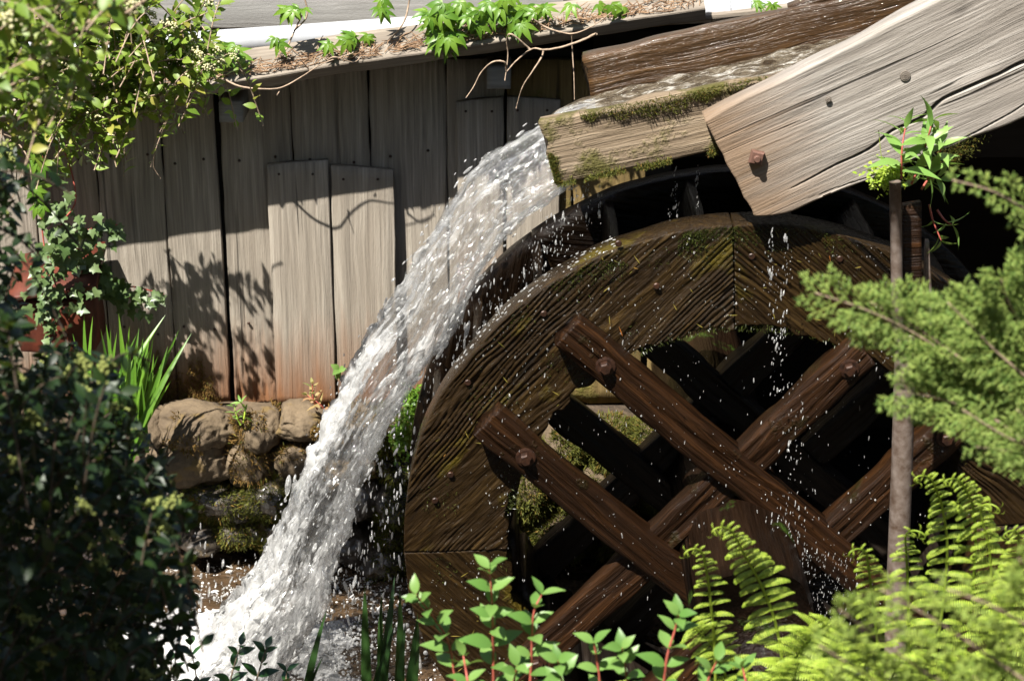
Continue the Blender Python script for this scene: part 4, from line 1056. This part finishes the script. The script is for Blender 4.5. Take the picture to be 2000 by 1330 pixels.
# -- leafy shrubs made of twigs
def shrub(name, label, cat, regions, leafmat_, leaflen, per, twiglen, root, drift, flowers=0, fmat=None, nleafobj=220, wd=.5, seed=1, twigmat=None, twigr=.0016, droop=.0):
    rg = random.Random(seed)
    sh = empty(name, root, label, cat)
    Lv, Lf = leaf_t(wd, 6, .2, .22, 1.2, .85); P = []; D = []; Nn = []; tubes = []; fl = []
    for (poly_px, Y0, Y1, ntw) in regions:
        xs = [p[0] for p in poly_px]; ysv = [p[1] for p in poly_px]
        def inside(x, y):
            c = False; j = len(poly_px)-1
            for i in range(len(poly_px)):
                (xi, yi), (xj, yj) = poly_px[i], poly_px[j]
                if (yi > y) != (yj > y) and x < (xj-xi)*(y-yi)/(yj-yi)+xi: c = not c
                j = i
            return c
        cnt = 0
        while cnt < ntw:
            x, y = rg.uniform(min(xs), max(xs)), rg.uniform(min(ysv), max(ysv))
            if not inside(x, y): continue
            cnt += 1
            e = at(x, y, rg.uniform(Y0, Y1)); d = (Vector(drift)+Vector((rg.gauss(0, .55), rg.gauss(0, .55), rg.gauss(0, .45)))).normalized()
            Ln = twiglen*rg.uniform(.6, 1.3); b = e - d*Ln + Vector((0, 0, -Ln*.25))
            mid = (b+e)/2 + Vector((0, 0, Ln*.12)); pts = smoothpath([b, mid, e], 4)
            tubes.append(tube(pts, [twigr*1.3]*(len(pts)-1)+[twigr*.5], 4))
            for k in range(per):
                t = (k+.5)/per; i = min(int(t*(len(pts)-1)), len(pts)-2); q = pts[i].lerp(pts[i+1], t*(len(pts)-1)-i)
                s = Vector((rg.gauss(0, 1), rg.gauss(0, 1), rg.gauss(0, 1))); s = (s - d*s.dot(d)).normalized()
                dd = (d*rg.uniform(.2, .8) + s*.9 + Vector((0, 0, -droop))).normalized()
                P.append(tuple(q)); D.append(tuple(dd)); Nn.append((rg.gauss(-.2, .5), rg.gauss(-.3, .5), 1))
            if rg.random() < flowers: fl.append((e, d))
    v, f = join(*tubes); tag(link('branches', mesh('branches', v, f, twigmat or M['bark']), None, sh), kind='stuff')
    P = np.array(P); D = np.array(D); Nn = np.array(Nn); n = len(P); s = leaflen*np.array([rg.uniform(.6, 1.2) for _ in range(n)])
    Ms = frames(D, Nn, P, s)
    order = np.argsort(P[:, 1]); near = order[:nleafobj*3][::3]; rest = np.setdiff1d(np.arange(n), near)
    lme = mesh('leaf', Lv, Lf, leafmat_)
    for i in near: link('leaf', lme, mat4(Ms[i]), sh)
    v, f = stamp(Lv, Lf, Ms[rest]); tag(link('foliage', mesh('foliage', v, f, leafmat_), None, sh), kind='stuff')
    if fl:
        bv, bf = ico(1); pk = []
        rr = np.random.default_rng(seed); m = 34
        pp = rr.normal(0, .40, (m, 3))*np.array([1, 1, .35]); pp[:, 2] -= .25*(pp[:, 0]**2+pp[:, 1]**2)
        fv, ff = stamp(bv, bf, frames(rr.normal(0, 1, (m, 3)), rr.normal(0, 1, (m, 3)), pp, rr.uniform(.09, .15, m)))
        fme = mesh('flower_cluster', fv, ff, fmat)
        for e, d in fl[:280]:
            link('flower_cluster', fme, one(Vector((d.y+.01, -d.x, .1)), d+Vector((0, -.4, .9)), e, rg.uniform(.018, .03)), sh)
    return sh, tubes
shrub('flowering_shrub', 'sunlit shrub with small cream flower heads overhanging the roof at upper left', 'shrub',
      [([(-60, -60), (300, -60), (330, 30), (400, 60), (470, 105), (400, 150), (372, 190), (330, 205), (250, 225), (190, 280), (120, 240), (60, 235), (-60, 235)], -.15, .15, 340),
       ([(150, -40), (420, -40), (440, 20), (330, 60), (180, 60)], -.15, .15, 24), ([(90, 130), (270, 130), (240, 250), (190, 300), (120, 290)], .90, 1.0, 22), ([(-60, -60), (290, -60), (300, 40), (200, 110), (140, 200), (-60, 230)], -2.0, -1.6, 46)],
      M['shrub'], .040, 12, .17, at(-150, 700, .2), (.6, -.25, .35), .34, M['flower'], 240, .5, 3)
# main boughs of that shrub
sh = [o for o in bpy.data.objects if o.name == 'flowering_shrub'][0]
pb_ = [tube(smoothpath([at(-80, 330, -1.8), at(0, 205, -1.8), at(60, 120, -1.8), at(130, 70, -1.8), at(280, -20, -1.8)], 6), [.006]*13+[.004]*12, 7, .1),
       tube(smoothpath([at(60, 120, -1.8), at(150, 40, -1.8), at(190, -40, -1.8)], 5), .003, 6), tube(smoothpath([at(120, 85, -1.8), at(200, 55, -1.8), at(300, -10, -1.8)], 5), .003, 6)]
v, f = join(*pb_); link('bough', mesh('bough', v, f, M['bark']), None, sh)
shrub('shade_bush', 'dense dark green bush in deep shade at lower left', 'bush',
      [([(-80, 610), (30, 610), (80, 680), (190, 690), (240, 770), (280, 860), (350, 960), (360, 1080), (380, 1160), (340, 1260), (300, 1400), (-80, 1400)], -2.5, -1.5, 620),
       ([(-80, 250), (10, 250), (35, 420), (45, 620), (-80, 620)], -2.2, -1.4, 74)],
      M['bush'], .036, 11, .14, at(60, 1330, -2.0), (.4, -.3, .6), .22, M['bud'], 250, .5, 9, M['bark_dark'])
# shading tree out at the left, standing beside the viewer
tr = empty('shade_tree', (-3.7, -2.4, .4), 'leafy tree standing beyond the left edge, shading the dark bush', 'tree')
v, f = tube(smoothpath([(-3.7, -2.4, .2), (-3.65, -2.3, 1.4), (-3.4, -2.2, 2.4), (-3.1, -2.0, 3.2)], 6), np.linspace(.09, .03, 19), 12, .08); link('trunk', mesh('trunk', v, f, M['bark']), None, tr)
# crown of the shading tree
def crown(tree, blobs, n, size, mat, seed):
    rr = np.random.default_rng(seed); P = []; 
    for (c, r) in blobs:
        m = max(40, int(n*r**2/sum(b[1]**2 for b in blobs)))
        d = rr.normal(0, 1, (m, 3)); d /= np.linalg.norm(d, axis=1, keepdims=True)
        P.append(np.array(c) + d*r*(rr.random((m, 1))**.4)*np.array([1, 1, .85])*(1+.25*fbm(d*2.5, 2, seed)[:, None]))
    P = np.concatenate(P); m = len(P); Lv, Lf = leaf_t(.55, 3, .2, .2)
    v, f = stamp(Lv, Lf, frames(rr.normal(0, 1, (m, 3)), rr.normal(0, .7, (m, 3))+np.array([0, 0, 1]), P, rr.uniform(.6, 1.2, m)*size))
    tag(link('crown', mesh('crown', v, f, mat), None, tree), kind='stuff')
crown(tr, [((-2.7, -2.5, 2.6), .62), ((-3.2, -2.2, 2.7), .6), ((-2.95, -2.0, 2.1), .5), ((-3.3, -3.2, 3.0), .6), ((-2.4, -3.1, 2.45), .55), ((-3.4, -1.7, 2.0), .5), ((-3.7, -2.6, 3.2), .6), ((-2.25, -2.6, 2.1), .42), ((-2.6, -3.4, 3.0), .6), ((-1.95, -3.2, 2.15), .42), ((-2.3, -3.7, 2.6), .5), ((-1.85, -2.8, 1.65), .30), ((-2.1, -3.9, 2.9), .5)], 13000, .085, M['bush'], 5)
M['treeleaf'] = leafmat('garden_tree_leaf', (.025, .055, .012), (.06, .10, .02), .25, .5)
for k, (x, y, h, r, lab) in enumerate([(-7.5, -9.5, 7.5, 3.0, 'broad garden tree behind the viewer, far left'), (-2.5, -11.5, 8.0, 3.2, 'tallest garden tree straight behind the viewer'), (3.0, -10.5, 8.0, 3.2, 'garden tree behind the viewer, right of the tallest'),
                                       (7.0, -7.0, 8.5, 3.2, 'garden tree standing right of the viewer'), (7.5, -1.5, 8.5, 3.0, 'garden tree right of the mill race'), (-8.5, -3.5, 6.0, 2.4, 'low garden tree left of the mill race')]):
    t = empty('garden_tree', (x, y, 1.2), lab, 'tree', 'trees around the mill garden')
    v, f = tube(smoothpath([(x, y, .9), (x+.1, y, h*.4), (x-.1, y+.1, h*.75)], 5), np.linspace(.22, .06, 11), 10, .1); link('trunk', mesh('trunk', v, f, M['bark']), None, t)
    rg = random.Random(k); bl = [((x+rg.uniform(-.6, .6)*r, y+rg.uniform(-.6, .6)*r, h*.55+rg.uniform(-.5, .5)*r), r*rg.uniform(.45, .7)) for _ in range(9)]
    crown(t, bl, 5200, .34, M['treeleaf'], 60+k)

# -- sword leaves
def sword(name, label, clumps, Y, mat, width, n, h, spread, seed):
    rg = random.Random(seed); t = empty(name, at(*clumps[0], Y), label, 'plant')
    vars_ = [mesh('blade', *bladet(8, width, b, .3), mat) for b in (.08, .18, .32)]
    for px, py in clumps:
        for _ in range(n):
            b = at(px+rg.gauss(0, 14), py+rg.gauss(0, 8), Y+rg.uniform(-.08, .08))
            d = Vector((rg.gauss(.1, spread), rg.gauss(-.05, spread*.6), 1)).normalized()
            link('blade', vars_[rg.randrange(3)], one(d, Vector((rg.gauss(0, .6), -1, .1)), b, h*rg.uniform(.6, 1.1)), t)
    return t
sword('sword_plant', 'clump of sunlit green sword leaves before the stone foundation', [(235, 880), (195, 870), (262, 872), (245, 895)], .88, M['grassb'], .055, 11, .44, .20, 1)
sword('sword_plant', 'dark sword leaves rising at the bottom edge beside the waterfall', [(765, 1400), (742, 1410)], -.9, M['iris'], .075, 5, .36, .07, 2)
sword('sword_plant', 'single arching dark blade at the bottom in front of the foam', [(590, 1400)], -.9, M['iris'], .08, 2, .28, .25, 4)

# -- shoots with red stems
LSH = mesh('leaf', *leaf_t(.52, 6, .22, .28, 1.2, .85), M['shoot'])
def shoot(name, label, stems, Y, mat_leaf, s0, stemmat, group=None, seed=0, gap=.034, cat='plant', tipred=True):
    rg = random.Random(seed); t = empty(name, at(*stems[0][0], Y), label, cat, group); tb = []
    for st in stems:
        pts = smoothpath([at(a, b, Y+rg.uniform(-.03, .03)) for a, b in st], 8); tb.append(tube(pts, np.linspace(.0034, .0017, len(pts)), 6))
        acc = 0; k = 0
        for i in range(1, len(pts)):
            acc += (pts[i]-pts[i-1]).length
            if acc > gap or i == len(pts)-1:
                acc = 0; k += 1; d = (pts[i]-pts[i-1]).normalized(); a0 = k*1.45+rg.uniform(-.3, .3)
                u = d.orthogonal().normalized(); w = d.cross(u)
                for j in range(2):
                    a = a0+math.pi*j; o = u*math.cos(a)+w*math.sin(a)
                    tt = i/len(pts); s = s0*(1.1-.45*tt)*rg.uniform(.8, 1.15)
                    link('leaf', mat_leaf, one(o*.8+d*(.35+.5*tt), d+Vector((0, -.5, .4))+o*-.2, pts[i], s), t)
    for q in tb: link('stem', mesh('stem', q[0], q[1], stemmat), None, t)
    return t
shoot('leafy_shoot', 'upright red stemmed shoot at the bottom left of the wheel', [[(900, 1430), (880, 1270), (850, 1210), (812, 1160)]], -1.9, LSH, .064, M['redstem'], None, 1)
shoot('leafy_shoot', 'tall red stemmed shoot before the lower rim of the wheel', [[(965, 1440), (963, 1260), (960, 1160), (955, 1110)]], -1.9, LSH, .067, M['redstem'], None, 2)
shoot('leafy_shoot', 'red stemmed shoot in front of the lowest spoke', [[(1030, 1440), (1038, 1280), (1042, 1200), (1058, 1160)]], -1.9, LSH, .067, M['redstem'], None, 3)
shoot('leafy_shoot', 'red stemmed shoot in front of the axle log', [[(1290, 1440), (1300, 1300), (1318, 1230), (1325, 1200)]], -2.0, LSH, .060, M['redstem'], None, 4)
shoot('leafy_shoot', 'low leafy shoots between the axle and the bottom edge', [[(1180, 1440), (1170, 1320), (1160, 1255)], [(1240, 1440), (1225, 1330), (1215, 1265)], [(1370, 1440), (1380, 1340), (1400, 1290)], [(1110, 1440), (1100, 1350), (1090, 1290)], [(930, 1440), (915, 1340), (905, 1280)], [(1450, 1440), (1460, 1360), (1450, 1300)], [(990, 1440), (1000, 1350), (1010, 1300)]], -2.0, LSH, .060, M['redstem'], None, 5)
M['shade_leaf'] = leafmat('glossy_shade_leaf', (.012, .05, .012), (.03, .10, .02), .15, .3, spec=.6)
LDK = mesh('leaf', *leaf_t(.5, 6, .2, .2, 1.2, .85), M['shade_leaf'])
shoot('leafy_shoot', 'dark glossy oval leaves in front of the foam at the bottom', [[(440, 1430), (450, 1330), (470, 1260)], [(470, 1430), (500, 1330), (520, 1265)], [(380, 1430), (385, 1340), (372, 1260)], [(330, 1430), (330, 1350), (335, 1290)], [(540, 1440), (555, 1370), (560, 1310)]], -.9, LDK, .062, M['bark'], None, 6)
shoot('leafy_shoot', 'yellow green leaf sprig at the far left edge', [[(-60, 1130), (-20, 1120), (8, 1115)], [(-60, 1250), (-20, 1240), (12, 1250)], [(-60, 880), (-20, 890), (0, 885)]], -1.4, LSH, .05, M['redstem'], None, 7)
# -- herb growing on the flume
LHB = mesh('leaf', *leaf_t(.27, 6, .25, .4, 1.1, .75), M['herb'])
shoot('flume_herb', 'pale green lance leaved herb growing on top of the iron post', [[(1780, 360), (1800, 310), (1815, 260), (1820, 235)], [(1760, 350), (1762, 290), (1770, 240)], [(1800, 370), (1830, 320), (1840, 280)], [(1790, 330), (1815, 345), (1835, 350)]], -.30, LHB, .105, M['redstem'], None, 8, .020)
shoot('flume_herb', 'pale green lance leaves hanging behind the iron post', [[(1815, 400), (1822, 430), (1838, 470)], [(1830, 410), (1845, 430), (1860, 440)]], -.22, LHB, .085, M['redstem'], None, 9, .04)
cu = empty('cushion_weed', at(1735, 350, -.28), 'small yellow green cushion weed beside the herb on the flume', 'plant')
n = 420; p = np.array([tuple(at(random.gauss(1732, 17), random.gauss(345, 14), -.3+random.uniform(-.03, .03))) for _ in range(n)])
Lv, Lf = leaf_t(.7, 3); v, f = stamp(Lv, Lf, frames(RNG.normal(0, 1, (n, 3)), RNG.normal(0, .5, (n, 3))+np.array([0, -.6, 1]), p, RNG.uniform(.008, .016, n)))
tag(link('foliage', mesh('foliage', v, f, M['fern']), None, cu), kind='stuff')
v, f = tube(smoothpath([at(1732, 345, -.3), at(1722, 310, -.3), at(1716, 255, -.3)], 4), .0012, 4); link('stem', mesh('stem', v, f, M['fern']), None, cu)
# -- weeds on the foundation
LSD = mesh('leaf', *leaf_t(.3, 5, .2, .25), M['seed'])
shoot('seedling', 'reddish seedling on the stones at the foot of the cover board', [[(620, 800), (612, 780), (610, 750)], [(640, 808), (625, 790), (600, 772)]], 1.12, LSD, .055, M['redstem'], None, 10, .02)
shoot('seedling', 'small green seedling in the gap between two planks', [[(470, 830), (462, 812), (458, 795)], [(475, 825), (478, 800), (470, 785)]], 1.12, LHB, .05, M['fern'], None, 11, .02)
lf = empty('seedling', at(662, 725, 1.33), 'single round pale leaf sprouting from the joint beside the waterfall', 'plant')
for k in range(4): link('leaf', LSH, one(Vector((random.gauss(0, .6), -.5, random.gauss(.2, .5))), Vector((0, -.8, .6)), at(662, 722, 1.33), .036, .05), lf)
v, f = tube([at(663, 745, 1.36), at(662, 722, 1.33)], .0015, 5); link('stem', mesh('stem', v, f, M['fern']), None, lf)
wc = empty('cress', at(808, 800, 1.0), 'bright green cress between the waterfall and the wheel rim', 'plant')
n = 900; p = np.array([tuple(at(random.gauss(808 if k % 2 else 785, 9), random.gauss(795 if k % 2 else 850, 22), .98+random.uniform(-.04, .04))) for k in range(n)])
v, f = stamp(Lv, Lf, frames(RNG.normal(0, 1, (n, 3)), RNG.normal(0, .5, (n, 3))+np.array([0, -.6, 1]), p, RNG.uniform(.01, .022, n)))
tag(link('foliage', mesh('foliage', v, f, M['creeper']), None, wc), kind='stuff')

# -- ferns
def pinna_mesh(curl, name='pinna'):
    """pinna along +X, arching down -Z, toothed on both sides"""
    V = []; F = []; n = 17; a = 0; p = np.array([0., 0., 0.]); st = 1/n
    mids = []
    for i in range(n+1):
        mids.append((p.copy(), a)); a -= curl*(.35+1.5*(i/n)**1.8)/n; p = p + np.array([math.cos(a), 0, math.sin(a)])*st
    for i in range(n):
        p, a = mids[i]; t = i/n; w = .125*math.sin(math.pi*min(1, .16+t*.86))**.7*(1-t*.35); dx = np.array([math.cos(a), 0, math.sin(a)]); up = np.array([-math.sin(a), 0, math.cos(a)])
        for s in (1, -1):
            o = len(V); q0 = p; q1 = p+dx*st*.82; tip = p + dx*st*.75 + np.array([0, s*w, 0]) - up*w*.35; tip2 = p + dx*st*.30 + np.array([0, s*w*.95, 0]) - up*w*.28
            V += [q0, q1, tip, tip2]; F.append((o, o+1, o+2, o+3) if s < 0 else (o+3, o+2, o+1, o))
    return mesh(name, np.array(V), np.array(F), M['fern'], False)
PIN = [pinna_mesh(c) for c in (.9, 1.6, 2.5, 3.6)]
def fern(label, fronds, Y, seed, name='fern'):
    rg = random.Random(seed); t = empty(name, at(*fronds[0][0][0], Y), label, 'fern')
    for fr, L0, young in fronds:
        yy = Y+rg.uniform(-.08, .08)
        pts = [at(a, b, yy - .05*i) for i, (a, b) in enumerate(fr)]
        pts = smoothpath(pts, 10)
        # crozier at the tip
        d = (pts[-1]-pts[-2]).normalized(); sgn = rg.choice((-1, 1)); a = 0; p = pts[-1].copy(); st = .009; side = Vector((sgn, -.6, 0)).normalized()
        tip = []
        if young:
            for k in range(16):
                a += .16+.022*k; p = p + (d*math.cos(a) + side*math.sin(a))*st*(1-k*.045); tip.append(p.copy())
        allp = pts+tip; n = len(allp)
        v, f = tube(allp, np.linspace(.0042, .0013, n), 6); fo = link('frond', mesh('frond', v, f, M['fern']), None, t)
        acc = 0; ln = sum((pts[i+1]-pts[i]).length for i in range(len(pts)-1)); run = 0; k = 0
        for i in range(1, n):
            sl = (allp[i]-allp[i-1]).length; run += sl; acc += sl; tt = run/(ln+.1)
            if tt < .12: acc = 0; continue
            if acc < (.030 if young else .022)*(1.25-.75*tt): continue
            acc = 0; k += 1; dd = (allp[i]-allp[i-1]).normalized()
            sd = dd.cross(Vector((0, -1, .15))).normalized()
            length = .80*L0*(math.sin(math.pi*min(1, .25+.70*tt))**.8)*(1 if tt < .8 else .8)
            for s in (1, -1):
                dr = sd*s*(1-.3*tt) + dd*(.40) + Vector((0, -.35, 0)) + rv(.10)
                cur = PIN[min(3, int(max(0, (1.2+tt*2.6 if young else tt*2.)+rg.uniform(-.3, .9))))]
                link('pinna', cur, one(dr, dd*.9+Vector((0, -.75, .25)), allp[i], max(.02, length*rg.uniform(.85, 1.1))), fo)
    return t
fern('young fern with uncurling fronds in front of the axle', [([(1545, 1420), (1520, 1240), (1490, 1150), (1455, 1085), (1432, 1040)], .105, True), ([(1400, 1420), (1395, 1260), (1385, 1150), (1374, 1085)], .075, True), ([(1470, 1430), (1530, 1320), (1580, 1250), (1625, 1210)], .12, False), ([(1440, 1430), (1420, 1330), (1390, 1260), (1350, 1220)], .10, False)], -1.45, 1)
fern('tall fern with hooked tips right of the iron post', [([(1860, 1420), (1890, 1240), (1905, 1080), (1900, 990), (1880, 945)], .115, True), ([(1800, 1420), (1835, 1230), (1850, 1080), (1840, 990), (1822, 940)], .105, True), ([(1950, 1420), (1970, 1250), (1985, 1120), (1990, 1050)], .11, True), ([(1900, 1430), (1940, 1300), (1960, 1200)], .13, False), ([(1880, 1430), (1930, 1260), (1935, 1100), (1915, 1000)], .11, True)], -1.35, 2)
fern('fern curling up just left of the iron post', [([(1740, 1420), (1715, 1260), (1702, 1150), (1693, 1085)], .085, True), ([(1770, 1420), (1775, 1260), (1772, 1120), (1768, 1050)], .095, True), ([(1690, 1430), (1650, 1330), (1610, 1260), (1570, 1230)], .11, False)], -1.4, 3)
fern('low fern fronds filling the bottom right corner', [([(1600, 1460), (1610, 1370), (1650, 1290)], .12, False), ([(1500, 1460), (1480, 1380), (1440, 1320)], .11, False), ([(1840, 1460), (1850, 1360), (1900, 1280)], .13, False), ([(1950, 1460), (1940, 1360), (1990, 1290)], .13, False), ([(1720, 1460), (1730, 1360), (1760, 1280)], .12, False), ([(1360, 1460), (1330, 1390), (1290, 1340)], .10, False), ([(1560, 1460), (1545, 1360), (1560, 1290)], .12, False), ([(1650, 1460), (1680, 1340), (1700, 1260)], .12, False), ([(1800, 1460), (1800, 1330), (1830, 1240)], .12, False), ([(1240, 1460), (1220, 1390), (1180, 1350)], .09, False)], -1.75, 4)

# -- juniper
NV = np.array([(0, .5, 0), (0, -.25, .43), (0, -.25, -.43), (.5, .36, 0), (.5, -.18, .31), (.5, -.18, -.31), (1, 0, 0)])
NF = np.array([(0, 1, 4), (0, 4, 3), (1, 2, 5), (1, 5, 4), (2, 0, 3), (2, 3, 5), (3, 4, 6), (4, 5, 6), (5, 3, 6)])
def juniper(label, boughs, Y, mat, seed, nd_=.0105, dens=1.0, lat=.15):
    rg = random.Random(seed); t = empty('juniper', at(*boughs[0][0], Y), label, 'juniper'); P = []; D = []; S_ = []; tb = []; tg = []
    view = Vector((0, -CP, SP))
    def spray(pts, width, lvl):
        d0 = 0; side = 1; acc = 0; ln = sum((pts[i+1]-pts[i]).length for i in range(len(pts)-1)); run = 0
        for i in range(1, len(pts)):
            sl = (pts[i]-pts[i-1]).length; acc += sl; run += sl; d = (pts[i]-pts[i-1]).normalized(); tt = run/ln
            if lvl == 2:
                for _ in range(3):
                    P.append(tuple(pts[i])); dr = d*.9+Vector((rg.gauss(0, .4), rg.gauss(0, .4), rg.gauss(0, .4))); D.append(tuple(dr)); S_.append(nd_*rg.uniform(.7, 1.3))
                continue
            step = (.017 if lvl == 0 else .008)/dens
            if acc >= step:
                acc = 0; side = -side; sd = d.cross(view).normalized()*side
                dr = (d*.85 + sd*.75 + view*rg.gauss(.05, .14) + Vector((0, 0, rg.gauss(.06, .1)))).normalized()
                w = width*(1-tt*.72)*rg.uniform(.65, 1.15)*min(1, .35+tt*3)
                m = max(3, int(w/(.016 if lvl == 0 else .0055)))
                q = [pts[i]]
                for k in range(m): dr = (dr*.93 + d*.07 + Vector((rg.gauss(0, .03), rg.gauss(0, .03), rg.gauss(0, .03)))).normalized(); q.append(q[-1]+dr*(w/m))
                if lvl == 0:
                    q = smoothpath(q, 5)
                    tg.append(tube(q[::3]+[q[-1]], .0011, 4))
                spray(q, w*.42, lvl+1)
    for b in boughs:
        pts = smoothpath([at(x, y, Y+rg.uniform(-.03, .03)-.04*i) for i, (x, y) in enumerate(b)], 30)
        tb.append(tube(pts[::5]+[pts[-1]], np.linspace(.0034, .0010, len(pts[::5])+1), 5)); spray(pts, lat, 0)
    P = np.array(P); D = np.array(D); S_ = np.array(S_)
    v, f = stamp(NV, NF, frames(D, RNG.normal(0, 1, (len(P), 3)), P, S_, S_*.25))
    tag(link('foliage', mesh('foliage', v, f, mat, False), None, t), kind='stuff')
    v, f = join(*tg); tag(link('twigs', mesh('twigs', v, f, mat), None, t), kind='stuff')
    for q in tb: link('branch', mesh('branch', q[0], q[1], M['bark']), None, t)
    return t
juniper('blurred juniper bough reaching left across the iron post', [[(2080, 860), (1940, 760), (1800, 660), (1690, 605), (1592, 572)], [(2060, 780), (1960, 700), (1900, 640), (1850, 590)], [(2100, 960), (1960, 830), (1840, 780), (1750, 765)], [(2060, 700), (2000, 640), (1970, 590), (1955, 545)], [(2020, 830), (1900, 720), (1790, 640), (1700, 590)]], -2.3, M['juniper'], 1, dens=1.25, lat=.17)
juniper('juniper tip at the right edge below the big flume board', [[(2120, 470), (2020, 420), (1940, 375), (1860, 352)], [(2120, 560), (2040, 470), (2000, 440)]], -2.3, M['juniper'], 2, lat=.085)
juniper('juniper sprays at the right edge above the tall fern', [[(2140, 960), (2040, 890), (1960, 850), (1880, 800)], [(2140, 900), (2060, 850), (1985, 800)], [(2120, 930), (2020, 890), (1905, 872)]], -2.4, M['juniper'], 3, lat=.11)
juniper('yellow green juniper sprays out of focus at the bottom right', [[(2100, 1400), (1960, 1300), (1840, 1220), (1720, 1150), (1630, 1180)][:4], [(2000, 1450), (1880, 1360), (1760, 1280), (1640, 1190)], [(2120, 1300), (2020, 1230), (1930, 1180), (1850, 1150)], [(1900, 1480), (1780, 1380), (1680, 1310), (1600, 1260)], [(2100, 1220), (2040, 1150), (1990, 1090)], [(2050, 1480), (1980, 1380), (1900, 1320)]], -3.0, M['juniper2'], 4, lat=.12)

# -- needles and leaf scraps stuck to the wet wheel
n = 75; a = R(1)*RNG.uniform(20, 215, n); r = R_IN+(R_OUT-R_IN)*RNG.random(n)
pos = np.c_[HUB.x+r*np.cos(a), np.full(n, -.011), HUB.z+r*np.sin(a)]
Lv, Lf = leaf_t(.18, 4, .1, .1); sc = RNG.uniform(.008, .035, n)
v, f = stamp(Lv, Lf, frames(RNG.normal(0, 1, (n, 3))*np.array([1, .05, 1]), np.tile([0, -1., .2], (n, 1)), pos, sc, np.minimum(sc, .016)))
M['scrap'] = leafmat('leaf_scrap', (.10, .09, .015), (.26, .20, .04), .2, .5, tint=(.32, .10, .02))
tag(link('leaf_scraps', mesh('leaf_scraps', v, f, M['scrap']), None, wheel), kind='stuff')
